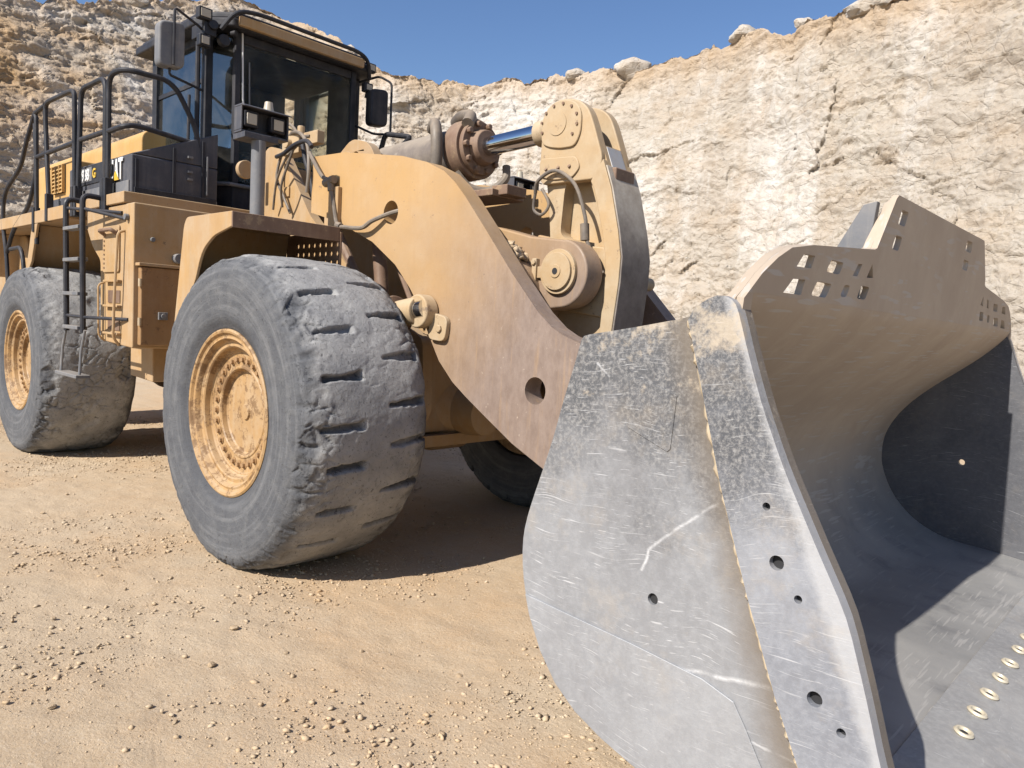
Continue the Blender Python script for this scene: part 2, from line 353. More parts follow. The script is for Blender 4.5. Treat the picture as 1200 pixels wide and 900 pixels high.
# ------------------------------------------------------------------ mesh builder
class MB:
    def __init__(s): s.v = []; s.f = []
    def add(s, vs, fs):
        o = len(s.v); s.v += [tuple(v) for v in vs]; s.f += [tuple(o + i for i in f) for f in fs]; return s
    def box(s, x0, x1, y0, y1, z0, z1):
        vs = [(x, y, z) for x in (x0, x1) for y in (y0, y1) for z in (z0, z1)]
        return s.add(vs, [(0, 1, 3, 2), (4, 6, 7, 5), (0, 4, 5, 1), (2, 3, 7, 6), (0, 2, 6, 4), (1, 5, 7, 3)])
    def prism(s, outer, fn, t0, t1, holes=()):
        """outer / holes: 2-D outlines; fn(a, b, t) gives the 3-D point"""
        loops = [outer] + list(holes)
        flat = [p for l in loops for p in l]; n = len(flat)
        if holes: caps = tessellate_polygon([[Vector((p[0], p[1], 0)) for p in l] for l in loops])
        else: caps = [tuple(range(n))]
        vs = [fn(a, b, t0) for a, b in flat] + [fn(a, b, t1) for a, b in flat]
        fs = [tuple(c) for c in caps] + [tuple(n + i for i in reversed(c)) for c in caps]
        o = 0
        for l in loops:
            m = len(l)
            for i in range(m):
                j = (i + 1) % m; fs.append((o + i, o + j, n + o + j, n + o + i))
            o += m
        return s.add(vs, fs)
    def xz(s, outer, y0, y1, holes=()): return s.prism(outer, lambda a, b, t: (a, t, b), y0, y1, holes)
    def tube(s, path, r, seg=10, cap=True):
        P = [Vector(p) for p in path]; n = len(P); rs = r if isinstance(r, (list, tuple)) else [r] * n
        T = [(P[min(i + 1, n - 1)] - P[max(i - 1, 0)]).normalized() for i in range(n)]
        a = T[0].orthogonal().normalized(); vs = []; fs = []
        for i in range(n):
            a = (a - T[i] * a.dot(T[i])).normalized(); b = T[i].cross(a)
            for k in range(seg):
                an = 2 * PI * k / seg; vs.append(P[i] + (a * math.cos(an) + b * math.sin(an)) * rs[i])
        for i in range(n - 1):
            for k in range(seg):
                l = (k + 1) % seg; fs.append((i * seg + k, i * seg + l, (i + 1) * seg + l, (i + 1) * seg + k))
        if cap: fs += [tuple(range(seg - 1, -1, -1)), tuple((n - 1) * seg + k for k in range(seg))]
        return s.add(vs, fs)
    def cyl(s, p0, p1, r0, r1=None, seg=24): return s.tube([p0, p1], [r0, r0 if r1 is None else r1], seg)
    def lathe(s, prof, c=(0, 0, 0), seg=64):
        """prof: (radius, offset along +Y) about an axle through c along Y"""
        vs = []; fs = []; n = len(prof)
        for i in range(seg):
            an = 2 * PI * i / seg
            for r, y in prof: vs.append((c[0] + r * math.cos(an), c[1] + y, c[2] + r * math.sin(an)))
        for i in range(seg):
            j = (i + 1) % seg
            for q in range(n - 1): fs.append((i * n + q, i * n + q + 1, j * n + q + 1, j * n + q))
        return s.add(vs, fs)
    def build(s, name, mat, parent=None, bevel=0., smooth=35, loc=None):
        me = bpy.data.meshes.new(name); bm = bmesh.new()
        vv = [bm.verts.new(v) for v in s.v]
        for f in s.f:
            try: bm.faces.new([vv[i] for i in f])
            except ValueError: pass
        bmesh.ops.remove_doubles(bm, verts=bm.verts, dist=1e-5)
        bmesh.ops.recalc_face_normals(bm, faces=bm.faces)
        bm.to_mesh(me); bm.free()
        me.materials.append(mat)
        me.shade_smooth(); me.set_sharp_from_angle(angle=rad(smooth))
        o = bpy.data.objects.new(name, me); COL.objects.link(o)
        if parent: o.parent = parent
        if loc: o.location = loc
        if bevel:
            b = o.modifiers.new('Bevel', 'BEVEL'); b.width = bevel; b.segments = 2; b.limit_method = 'ANGLE'; b.angle_limit = rad(35)
            b.harden_normals = True
        return o

def npmesh(name, verts, faces, mat, parent=None, smooth=True):
    me = bpy.data.meshes.new(name)
    verts = np.asarray(verts, np.float32); faces = np.asarray(faces, np.int32); k = faces.shape[1]
    me.vertices.add(len(verts)); me.vertices.foreach_set('co', verts.ravel())
    me.loops.add(faces.size); me.loops.foreach_set('vertex_index', faces.ravel())
    me.polygons.add(len(faces)); me.polygons.foreach_set('loop_start', np.arange(0, faces.size, k, dtype=np.int32))
    me.polygons.foreach_set('loop_total', np.full(len(faces), k, np.int32))
    me.update(calc_edges=True); me.validate()
    if smooth: me.shade_smooth()
    me.materials.append(mat)
    o = bpy.data.objects.new(name, me); COL.objects.link(o)
    if parent: o.parent = parent
    return o

def grid_faces(nu, nv, wrap_u=False):
    u = np.arange(nu if wrap_u else nu - 1); v = np.arange(nv - 1)
    U, V = np.meshgrid(u, v, indexing='ij'); U2 = (U + 1) % nu
    return np.stack([U * nv + V, U2 * nv + V, U2 * nv + V + 1, U * nv + V + 1], -1).reshape(-1, 4)

def fillet(pts, r, n=5):
    P = [Vector(p) for p in pts]; out = [P[0]]
    for i in range(1, len(P) - 1):
        a, b, c = P[i - 1], P[i], P[i + 1]
        d0 = min(r, (a - b).length * .48); d1 = min(r, (c - b).length * .48)
        s = b + (a - b).normalized() * d0; e = b + (c - b).normalized() * d1
        for k in range(n + 1):
            t = k / n; out.append(s * (1 - t) ** 2 + b * 2 * t * (1 - t) + e * t * t)
    out.append(P[-1]); return out

def round2(pts, r, n=4):
    """rounded closed 2-D outline; r one radius or one per corner"""
    m = len(pts); out = []
    for i in range(m):
        a, b, c = Vector(pts[i - 1]), Vector(pts[i]), Vector(pts[(i + 1) % m])
        rr = r[i] if isinstance(r, (list, tuple)) else r
        if rr <= 0: out.append(tuple(b)); continue
        s = b + (a - b).normalized() * min(rr, (a - b).length * .49); e = b + (c - b).normalized() * min(rr, (c - b).length * .49)
        for k in range(n + 1):
            t = k / n; q = s * (1 - t) ** 2 + b * 2 * t * (1 - t) + e * t * t; out.append((q.x, q.y))
    return out

def spline(pts, n=8):
    P = [np.array(p, float) for p in pts]; out = []
    for i in range(len(P) - 1):
        p0 = P[max(i - 1, 0)]; p1 = P[i]; p2 = P[i + 1]; p3 = P[min(i + 2, len(P) - 1)]
        for k in range(n):
            t = k / n
            out.append(tuple(.5 * (2 * p1 + (p2 - p0) * t + (2 * p0 - 5 * p1 + 4 * p2 - p3) * t * t + (3 * p1 - p0 - 3 * p2 + p3) * t ** 3)))
    out.append(tuple(P[-1])); return out

def circle2(cx, cz, r, n=24): return [(cx + r * math.cos(2 * PI * i / n), cz + r * math.sin(2 * PI * i / n)) for i in range(n)]

def text(s, size, name, mat, parent, loc, sx=1., depth=.003):
    cu = bpy.data.curves.new(name, 'FONT'); cu.body = s; cu.size = size; cu.extrude = depth; cu.offset = size * .022
    tmp = bpy.data.objects.new('tmp', cu); COL.objects.link(tmp)
    bpy.context.view_layer.update()
    me = bpy.data.meshes.new_from_object(tmp.evaluated_get(bpy.context.evaluated_depsgraph_get()))
    bpy.data.objects.remove(tmp)
    me.name = name; me.transform(Matrix.Diagonal((sx, 1, 1, 1)))
    me.materials.clear(); me.materials.append(mat)
    o = bpy.data.objects.new(name, me); COL.objects.link(o); o.parent = parent
    o.rotation_euler = (PI / 2, 0, 0); o.location = loc
    return o

# ------------------------------------------------------------------ the loader
L = bpy.data.objects.new('wheel_loader', None); COL.objects.link(L)
L['label'] = 'huge dusty yellow wheel loader with a scratched steel bucket in front of the quarry wall'
L['category'] = 'wheel loader'

# ---- wheels
def tyre_mesh(name, slots, seed):
    prof = [(.500, -.36), (.505, -.395), (.53, -.41), (.58, -.432), (.66, -.440), (.74, -.444), (.80, -.442), (.845, -.436), (.885, -.42),
            (.915, -.393), (.936, -.355), (.952, -.30), (.960, -.24), (.965, -.12), (.967, 0)]
    prof = prof + [(r, -y) for r, y in prof[-2::-1]]
    pr = np.array(spline(prof, 24)); d = np.r_[0, np.cumsum(np.hypot(*np.diff(pr, axis=0).T))]
    nv, nu = 150, 880
    t = np.linspace(0, d[-1], nv); r = np.interp(t, d, pr[:, 0]); y = np.interp(t, d, pr[:, 1])
    an = np.arange(nu) / nu * 2 * PI
    A, _ = np.meshgrid(an, t, indexing='ij'); Rr = np.broadcast_to(r, A.shape).copy(); Y = np.broadcast_to(y, A.shape).copy()
    X, Z = Rr * np.cos(A), Rr * np.sin(A); p = np.stack([X, Y, Z], -1).reshape(-1, 3)
    sh = np.clip((Rr - .80) / .1, 0, 1)                     # tread and shoulder
    shoulder = sh * np.clip((np.abs(Y) - .22) / .1, 0, 1)
    dr = sh * (.004 + .007 * np.clip((np.abs(Y) - .25) / .1, 0, 1)) * fbm(p * 7, 4, seed).reshape(A.shape)
    dr += (.002 + .006 * shoulder) * fbm(p * 24, 3, seed + 3).reshape(A.shape)
    f1, f2, cid = worley(p * 11, seed + 21)
    crack = np.clip(1 - (f2 - f1) / .16, 0, 1).reshape(A.shape)
    m = np.clip(fbm(p * 3.3, 3, seed + 8).reshape(A.shape) * 3 + (.1 if slots else .35), 0, 1)
    dr -= (.012 if slots else .022) * crack ** 2 * (np.clip(shoulder * 1.3 + sh * .3, 0, 1.3) if slots else np.clip(shoulder + sh * .65, 0, 1)) * m
    f1, f2, cid = worley(p * 6, seed + 31)
    chunk = np.where(cid > .72, 1., 0.) * np.clip((.55 - f1) * 4, 0, 1)
    dr -= .020 * chunk.reshape(A.shape) * (shoulder if slots else sh)
    if slots:
        wob = vnoise(p * 9, seed + 40).reshape(A.shape); wob2 = vnoise(p * 34, seed + 41).reshape(A.shape)
        for (y0, y1, ph) in ((-.33, -.07, 1.2), (.09, .37, 8.6), (.36, .46, 8.6)):
            dd = (np.degrees(A) - ph + 8.25 + (Y - (y0 + y1) / 2) * -5) % 16.5 - 8.25
            w = np.abs(np.radians(dd)) * .965 + .010 * wob + .006 * wob2
            row = np.round((np.degrees(A) - ph) / 16.5)
            jit = .012 + .03 * np.sin(row * 12.9898 + y0 * 40)
            tap = .5 + .5 * np.clip((Y - y0 - jit) / (y1 - y0), 0, 1)
            g = np.clip((.031 * tap - w) / .008, 0, 1) * np.clip((Y - y0 - jit) / .02, 0, 1) * np.clip((y1 + jit * .6 - Y) / .02, 0, 1)
            dr -= (.036 + .010 * np.sin(row * 4.1 + y0 * 9)) * g * sh
        # bald scuffed outer lugs
        dd = (np.degrees(A) - 9 + 8.25) % 16.5 - 8.25
        g = np.clip((.022 - np.abs(np.radians(dd)) * .93 + .012 * wob) / .012, 0, 1) * np.clip((-.33 - Y) / .04, 0, 1) * sh
        dr -= .010 * g
    Rr = Rr + dr; X, Z = Rr * np.cos(A), Rr * np.sin(A)
    low = np.clip(-Z - .78, 0, .2); Y = Y + np.sign(Y) * low * .12 * (np.abs(Y) > .35)   # bulge over the contact patch
    Z = np.maximum(Z, -.925 + .002 * np.sin(X * 60))
    return np.stack([X, Y, Z], -1).reshape(-1, 3), grid_faces(nu, nv, True)

RIM_PROF = [(.30, .36), (.49, .36), (.50, .30), (.44, .1), (.44, -.30), (.500, -.345), (.508, -.385), (.508, -.405), (.497, -.412), (.484, -.408), (.474, -.392), (.462, -.388), (.450, -.392),
            (.444, -.384), (.436, -.362), (.425, -.355), (.405, -.357), (.398, -.350), (.392, -.318), (.384, -.308), (.376, -.308), (.370, -.302), (.362, -.300),
            (.286, -.300), (.280, -.306), (.270, -.306), (.264, -.300), (.258, -.272), (.250, -.264), (.20, -.262), (.12, -.268), (.05, -.270), (.045, -.282), (.0, -.284)]
nut_bm = MB().cyl((0, 0, 0), (0, -.022, 0), .0150, None, 6).cyl((0, -.0, 0), (0, -.006, 0), .024, None, 14)
nut_proto = None
def make_wheel(x, y, tv, tf, flip, nuts):
    global nut_proto
    w = MB().lathe(RIM_PROF, (0, 0, 0), 96).build('wheel', RIMP, L, 0, 25)
    w.location = (x, y, .926)
    if flip: w.rotation_euler = (0, 0, PI)
    t = npmesh('tyre', tv, tf, RUBBER, w) if isinstance(tv, np.ndarray) else None
    if t is None:
        t = bpy.data.objects.new('tyre', tv); COL.objects.link(t); t.parent = w
    if nuts:
        for i in range(30):
            a = 2 * PI * (i + .3) / 30
            if nut_proto is None: n = nut_proto = nut_bm.build('wheel_nut', STAINED, w)
            else: n = nut_proto.copy(); COL.objects.link(n); n.parent = w
            n.location = (.324 * math.cos(a), -.299, .324 * math.sin(a))
    return w, t
v1, f1_ = tyre_mesh('tyre', True, 3)
v2, f2_ = tyre_mesh('tyre', False, 9)
w1, t1 = make_wheel(0, -1.305, v1, f1_, False, True)
w2, t2 = make_wheel(-4.55, -1.305, v2, f2_, False, True)
make_wheel(0, 1.305, t1.data, None, True, False)
make_wheel(-4.55, 1.305, t2.data, None, True, False)

# ---- axles and frames
def axle(x):
    m = MB().lathe([(.0, -1.06), (.20, -1.06), (.21, -.9), (.19, -.80), (.17, -.62), (.19, -.45), (.30, -.30), (.36, -.12), (.36, .12), (.30, .30), (.19, .45), (.17, .62), (.19, .8), (.21, .9), (.2, 1.06), (0, 1.06)], (x, 0, .926), 40)
    m.cyl((x, 0, .926), (x + .52, 0, .90), .25, .16, 28)
    return m.build('axle', RUSTP if x < -1 else YEL, L, 0, 40)
axle(0); axle(-4.55)

ff = MB()                                                    # front frame: two tower plates, a belly, cross plates
tower = round2([(-1.90, 2.36), (-1.86, 2.86), (-1.70, 2.95), (-1.50, 2.90), (-1.03, 2.33), (-.62, 2.02), (-.18, 1.70), (.42, 1.42), (.46, .95), (.30, .66), (-.55, .62), (-1.35, .75), (-1.55, 1.2), (-1.70, 2.30)], .05)
for s in (-1, 1): ff.xz(tower, s * .55, s * .47, [circle2(-.35, 1.55, .16)])
ff.box(-1.5, -1.42, -.469, .469, .8, 2.75); ff.box(-1.4, .35, -.469, .469, .66, .74); ff.box(.22, .30, -.469, .469, .76, 1.45)
ff.box(-.95, -.88, -.469, .469, 1.2, 2.4)
ff.build('front_frame', YEL, L, .008)
tm = MB()                                                    # cylinder anchor lugs between the towers
lug = round2([(-1.15, 2.45), (-1.12, 2.80), (-.86, 2.96), (-.62, 2.90), (-.42, 2.6), (-.5, 2.35)], .08)
for s in (-1, 1): tm.xz(lug, s * .30, s * .22, [circle2(-.80, 2.80, .05)])
tm.box(-1.12, -.55, -.219, .219, 2.35, 2.43)
tm.cyl((-.84, -.36, 2.76), (-.84, .36, 2.76), .085)
tm.build('cylinder_anchor', YEL, L, .008)
MB().cyl((-.60, -.599, 2.48), (-.60, .599, 2.48), .13, None, 32).build('arm_pivot', RUSTP, L, .01)
rf = MB()
for s in (-1, 1): rf.xz([(-1.7, .95), (-1.7, 1.7), (-2.3, 2.3), (-6.7, 2.3), (-6.9, 1.3), (-6.3, .95), (-4.2, .9), (-2.6, .62)], s * .62, s * .54)
rf.box(-1.9, -6.8, -.539, .539, 2.2, 2.28); rf.box(-2.2, -6.2, -.539, .539, 1.05, 1.12); rf.box(-1.75, -1.69, -.539, .539, 1.0, 1.68)
rf.build('rear_frame', YEL, L, .008)
MB().xz(round2([(-5.9, .95), (-5.9, 2.3), (-7.05, 2.3), (-7.25, 1.9), (-7.2, 1.2), (-6.7, .9)], .15), -1.3, 1.3).build('counterweight', YEL, L, .02)
hj = MB(); hj.cyl((-1.6, 0, .7), (-1.6, 0, 1.75), .16)
for z in (.72, 1.55): hj.box(-1.95, -1.35, -.28, .28, z, z + .12)
hj.build('articulation_joint', RUSTP, L, .006)
lf = MB(); lf.xz([(-2.75, .92), (-2.75, 1.235), (-2.25, 1.235), (-2.25, .90)], -1.27, -.62)
lf.build('belly_box', YEL, L, .01)

# ---- front fenders
def fender(s):
    o = s * 1.70; i = s * .955
    out = [(-.795, 1.39), (-.66, 2.08), (-.62, 2.131), (.0, 2.131), (.0, 2.04), (-.23, 1.995), (-.36, 1.925), (-.42, 1.85), (-.475, 1.72), (-.755, 1.375)]
    m = MB().xz(round2(out, [0, .03, .03, 0, 0, .05, .05, .06, .05, 0], 3), o, o - s * .02)
    top = [(-.795, 1.39), (-.66, 2.10), (-.61, 2.13), (.0, 2.13), (.0, 2.11), (-.60, 2.11), (-.635, 2.09), (-.77, 1.39)]
    m.xz(top, o - s * .0205, i)
    f = m.build('fender', YEL, L, .005)
    lip = MB().box(.0015, .014, min(o, i), max(o, i), 2.035, 2.129)
    lip.build('fender_lip', RUSTP, f, .004)
    q = MB()
    hs = [circle2(-.02 - .07 * a, 1.78 + .06 * b, .018, 8) for a in range(8) for b in range(5)]
    q.xz([(-.66, 1.70), (-.66, 2.10), (.02, 2.10), (.02, 1.70)], i + s * .0, i - s * .012, hs)
    q.build('perforated_guard', RUSTP, f)
    return f
fender(-1); fender(1)

# ---- rear fenders, deck and side tank
def rear_side(s):
    m = MB()
    o, i = sorted((s * 1.62, s * .64))
    m.xz([(-6.4, 2.30), (-6.4, 2.42), (-3.40, 2.42), (-3.40, 2.30)], o, i)
    m.xz([(-4.42, 2.298), (-4.62, 1.86), (-4.75, 1.80), (-4.60, 1.80), (-4.44, 1.93), (-4.24, 2.298)], s * 1.62, s * 1.595)
    m.xz([(-4.62, 1.86), (-4.42, 2.298), (-4.40, 2.298), (-4.60, 1.86)], s * 1.594, s * .66)
    m.xz([(-6.4, 2.298), (-6.4, 1.8), (-6.3, 1.8), (-6.2, 2.298)], s * 1.62, s * .66)
    f = m.build('rear_fender', YEL, L, .006)
    return f
rear_side(-1); rear_side(1)
for s in (-1, 1):                                            # brown inner wall behind each rear tyre's top
    MB().xz([(-4.60, 1.75), (-4.40, 2.297), (-2.55, 2.297), (-2.45, 1.75)], s * .92, s * .90).build('inner_guard', YEL, L, .004)
dk = MB(); dk.box(-3.399, -1.955, -1.62, 1.62, 2.335, 2.425)
deck = dk.build('deck', YEL, L, .008)

def side_tank(s):
    o = s * 1.60; i = s * .90
    side = round2([(-2.86, 2.33), (-2.86, 2.18), (-2.72, 2.02), (-2.52, 1.90), (-2.50, 1.24), (-1.80, 1.21), (-1.80, 2.33)], [0, .02, .05, .05, .02, .02, 0])
    t = MB().xz(side, o, i).build('side_tank', YEL, L, .012)
    a, b = o - s * .035, o - s * .385
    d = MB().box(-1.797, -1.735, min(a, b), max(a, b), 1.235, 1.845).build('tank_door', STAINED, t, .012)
    MB().box(-1.797, -1.715, min(a, b) - .02, max(a, b) + .01, 1.848, 1.872).build('drip_rail', YEL, t, .004)
    for z in (1.42, 1.72): MB().cyl((-1.735, o - s * .03, z - .03), (-1.735, o - s * .03, z + .03), .014).build('door_hinge', DUSTY_CAST, d)
    MB().box(-1.734, -1.715, o - s * .20 - .035, o - s * .20 + .035, 1.44, 1.50).cyl((-1.71, o - s * .2, 1.47), (-1.70, o - s * .2, 1.47), .02).build('door_latch', GREYM, d, .003)
    return t
tank = side_tank(-1); side_tank(1)
y = -1.603
vp = MB().xz(round2([(-2.42, 1.80), (-2.42, 2.17), (-2.06, 2.17), (-2.06, 1.80)], .03), y - .012, y)
vent = vp.build('vent_cover', YEL, tank, .004)
for k in range(9):
    for x in (-2.39, -2.10): MB().box(x, x + .02, y - .017, y - .0125, 1.83 + k * .036, 1.843 + k * .036).build('louvre', RUSTP, vent)
MB().tube(fillet([(-2.36, y - .012, 2.10), (-2.36, y - .06, 2.13), (-2.10, y - .06, 2.13), (-2.10, y - .012, 2.10)], .03), .016, 8).build('pull_handle', RUSTP, vent)
for z in (1.30, 1.52, 1.72): MB().box(-2.34, -2.02, y - .035, y, z, z + .018).build('tank_step', YEL, tank, .004)
for z in (1.335, 1.555): MB().box(-2.31, -2.05, y - .004, y, z, z + .10).build('step_recess', RUSTP, tank)
MB().tube(fillet([(-2.40, y, 1.72), (-2.40, y - .05, 1.70), (-2.38, y - .05, 1.28), (-2.38, y, 1.24)], .04), .008, 8).build('grab_bar', YEL, tank)
MB().tube(fillet([(-1.97, y, 2.12), (-1.97, y - .05, 2.10), (-2.00, y - .06, 1.62), (-2.05, y - .05, 1.28), (-2.06, y, 1.22)], .04), .011, 8).build('grab_bar', YEL, tank)
MB().cyl((-1.90, y, 2.22), (-1.90, y - .03, 2.22), .025).build('tank_plug', GREYM, tank, .004)
MB().cyl((-1.80, -1.46, 2.06), (-1.775, -1.46, 2.06), .018).build('tank_plug', GREYM, tank, .004)
MB().cyl((-1.80, -1.27, 1.93), (-1.74, -1.27, 1.93), .04, None, 12).build('filler_cap', GREYM, tank, .004)

# ---- ladder
ld = MB()
for x in (-2.86, -2.44):
    ld.tube(fillet([(x, -1.58, 2.40), (x, -1.76, 2.41), (x, -1.76, 2.2), (x, -1.75, 1.30)], .06), .022, 10)
ladder = ld.build('ladder', BLACK, L)
for z in (1.32, 1.60, 1.88, 2.14):
    MB().box(-2.842, -2.458, -1.79, -1.71, z, z + .03).build('rung', GREYM, ladder, .005)
for q in ([(-2.86, -1.75, 1.43), (-2.44, -1.75, 1.425), (-1.88, -1.60, 1.43)], [(-2.44, -1.75, 2.30), (-1.95, -1.605, 2.21)], [(-2.84, -1.75, 2.33), (-2.02, -1.605, 2.26)]): MB().tube(q, .014, 8).build('ladder_brace', BLACK, ladder)
for x in (-2.90, -2.42): MB().tube([(x + .03, -1.75, 1.32), (x - .03, -1.76, 1.15), (x, -1.78, .95)], .011, 8).build('hanging_strap', GREYM, ladder)
MB().box(-2.93, -2.38, -1.82, -1.71, .925, .955).build('bottom_step', GREYM, ladder, .006)

# ---- handrails
def rail(paths, r=.021):
    m = MB()
    for p, fr in paths: m.tube(fillet(p, fr), r, 10)
    return m
yr = -1.60
rail([([(-2.36, yr, 2.36), (-2.36, yr, 3.37), (-2.06, yr, 3.37), (-2.05, -1.22, 3.37), (-2.05, -1.02, 3.03), (-2.06, -.98, 2.75)], .12),
      ([(-2.36, yr, 2.93), (-2.06, yr, 2.93), (-2.05, -1.5, 2.96), (-2.06, -1.0, 2.91)], .08)]).build('handrail', BLACK, L)
rail([([(-3.10, yr, 2.36), (-3.03, yr, 3.38), (-2.43, yr, 3.37), (-2.43, yr, 2.36)], .12), ([(-3.03, yr, 2.95), (-2.43, yr, 2.94)], .05)]).build('handrail', BLACK, L)
rail([([(-3.92, yr, 2.36), (-4.06, yr, 3.30), (-4.05, yr, 3.43), (-3.22, yr, 3.41), (-3.20, yr, 3.30), (-3.18, yr, 2.36)], .12), ([(-4.0, yr, 2.95), (-3.18, yr, 2.95)], .05)]).build('handrail', BLACK, L)
rail([([(-4.33, yr, 2.1), (-4.36, yr, 3.35), (-4.43, yr, 3.38), (-4.06, yr, 3.41)], .05), ([(-4.43, yr, 3.37), (-4.74, yr, 3.12), (-4.89, yr, 2.92), (-5.56, yr, 2.71), (-5.64, yr, 2.39), (-5.46, yr, 2.01), (-5.4, yr, 1.6)], .18),
      ([(-4.40, yr, 3.28), (-4.34, yr, 2.82), (-4.6, yr, 2.5), (-5.2, yr, 2.28), (-5.45, yr, 2.05)], .15),
      ([(-5.3, yr, 2.08), (-4.9, yr, 2.09), (-4.79, yr, 1.9), (-4.79, yr, 1.72)], .1), ([(-4.36, yr, 2.95), (-4.02, yr, 2.95)], .05)]).build('rear_handrail', BLACK, L)
for x in (-4.36, -3.93, -3.18, -3.10, -2.43, -2.36): MB().box(x - .03, x + .03, yr - .032, yr + .03, 2.3 if x > -4 else 2.22, 2.56 if x > -4 else 2.46).build('rail_socket', BLACK, L, .004)
for s in (1,):                                               # the same rails stand on the far side
    for p, n in (([(-2.36, 1.6, 2.36), (-2.36, 1.6, 3.37), (-2.05, 1.6, 3.37), (-2.05, 1.1, 3.37), (-2.06, 1.0, 2.5)], 'handrail'), ([(-4.0, 1.6, 2.36), (-4.0, 1.6, 3.4), (-2.5, 1.6, 3.4), (-2.5, 1.6, 2.36)], 'handrail')):
        rail([(p, .12)]).build(n, BLACK, L)
rail([([(-2.13, .9, 3.2), (-2.04, .9, 3.415), (-1.62, .9, 3.33), (-1.78, .9, 3.25), (-1.82, .9, 3.0), (-1.9, .9, 2.3)], .06)], .026).build('grab_loop', BLACK, L)

# ---- engine hood and side cabinet with the lettering
hood = MB(); hood.prism(round2([(-1.0, 2.285), (-1.0, 3.17), (-.93, 3.23), (.93, 3.23), (1.0, 3.17), (1.0, 2.285)], [0, .06, .06, .06, .06, 0]), lambda a, b, t: (t, a, b), -3.30, -6.75)
hood = hood.build('engine_hood', YEL_CLEAN, L, .015)
MB().box(-6.76, -6.74, -.8, .8, 2.4, 3.0).build('radiator_grille', BLACK, hood)
cb = MB(); cb.xz([(-3.54, 2.428), (-3.54, 2.755), (-2.62, 2.745), (-2.03, 2.735), (-2.03, 2.428)], -1.54, -.84)
cab_box = cb.build('side_cabinet', BLACKP, L, .015)
MB().box(-3.52, -2.06, -1.549, -1.5405, 2.43, 2.53).build('kick_plate', GREYM, cab_box, .003)
MB().box(-3.40, -2.62, -1.5475, -1.5405, 2.575, 2.735).build('decal_band', BLACK, cab_box, .002)
MB().prism([(-1.535, 2.737), (-.84, 3.03), (-.84, 2.737)], lambda a, b, t: (t, a, b), -2.035, -2.62).build('cabinet_top', BLACKP, cab_box, .01)
for yy in (-1.50, -1.21, -.97): MB().box(-2.029, -2.018, yy - .012, yy + .012, 2.476, 2.70 if yy < -1.4 else 2.84 if yy < -1.1 else 2.94).build('cabinet_seam', BLACK, cab_box, .003)
MB().box(-2.029, -2.010, -1.52, -.86, 2.430, 2.475).build('cabinet_sill', BLACK, cab_box, .003)
for z in (2.60, 2.66, 2.78): MB().box(-2.029, -2.012, -1.10, -1.06, z, z + .018).build('cabinet_latch', GREYM, cab_box)
MB().box(-2.029, -2.005, -.945, -.935, 2.50, 2.82).build('door_handle', GREYM, cab_box)
text('CAT', .235, 'lettering', WHITE, cab_box, (-2.475, -1.5515, 2.553), .64)
MB().xz([(-2.39, 2.545), (-2.32, 2.62), (-2.25, 2.545)], -1.5605, -1.5535).build('logo_triangle', LOGOY, cab_box)
MB().box(-3.23, -2.91, -1.5495, -1.5478, 2.60, 2.72).build('number_plate', GREYM, cab_box)
text('988', .135, 'lettering', WHITE, cab_box, (-3.15, -1.5525, 2.612), .92)
text('G', .11, 'lettering', LOGOY, cab_box, (-2.88, -1.5515, 2.62), 1.0)
gc = MB(); gc.box(-4.40, -3.545, -1.50, -1.001, 2.426, 2.86)
gcab = gc.build('rear_cabinet', YEL_CLEAN, L, .012)
MB().box(-4.12, -3.78, -1.507, -1.5005, 2.58, 2.84).build('grille_opening', HOLE, gcab)
gs = MB()
for k in range(7): gs.prism([(-1.5075, 2.588 + k * .036), (-1.53, 2.578 + k * .036), (-1.53, 2.588 + k * .036), (-1.5075, 2.606 + k * .036)], lambda a, b, t: (t, a, b), -4.11, -3.79)
for k in range(4): gs.box(-4.12 + k * .1067, -4.105 + k * .1067, -1.533, -1.5078, 2.58, 2.84)
gs.build('grille_slats', YEL_CLEAN, gcab)
MB().box(-4.38, -3.56, -1.509, -1.5005, 2.44, 2.53).build('black_stripe', BLACKP, gcab)
gm = MB(); gm.box(-4.40, -2.03, .9, 1.5, 2.428, 2.85); gm.build('side_cabinet', BLACKP, L, .02)

# ---- cab
cabb = MB()
PL = [(-2.2, -.62), (-2.42, -.80), (-3.55, -.80), (-3.55, .80), (-2.42, .80), (-2.2, .62)]
fn = lambda a, b, t: (a, b, t)
inset = lambda d: [(x + (d if x < -3 else -d), yv * (1 - d / .8)) for x, yv in PL]
cabb.prism(PL, fn, 2.426, 2.66)                              # tub
for (x, yv, r) in ((-2.215, -.605, .028), (-2.215, .605, .028)): cabb.box(x - r, x + r, yv - r, yv + r, 2.661, 3.98)
for yv in (-.775, .775): cabb.box(-2.47, -2.38, yv - .035, yv + .035, 2.661, 3.98); cabb.box(-3.56, -3.46 if yv < 0 else -3.525, yv - .035, yv + .035, 2.661, 3.98)
cabb.box(-3.56, -3.50, -.739, .60, 2.661, 3.98)             # rear wall
cabb.box(-2.88, -2.471, .745, .80, 2.661, 3.98); cabb.box(-3.445, -3.36, .745, .80, 2.661, 3.98)
cabb.box(-3.459, -2.471, .746, .80, 2.661, 3.0)
cabb.box(-2.24, -2.19, -.576, .576, 3.90, 3.978); cabb.box(-3.459, -2.471, -.80, -.75, 3.90, 3.978)
cab = cabb.build('cab', BLACK, L, .01)
rl = [(-2.09, -.70), (-2.38, -.93), (-3.68, -.93), (-3.68, .93), (-2.38, .93), (-2.09, .70)]
roof = MB().prism(rl, fn, 3.98, 4.06); roof.prism([(x * .985 - .04, yv * .94) for x, yv in rl], fn, 4.0605, 4.12)
roof = roof.build('roof', BLACK, cab, .02)
MB().box(-2.088, -2.04, -.66, .62, 3.99, 4.075).build('sun_visor', YEL, roof, .01)
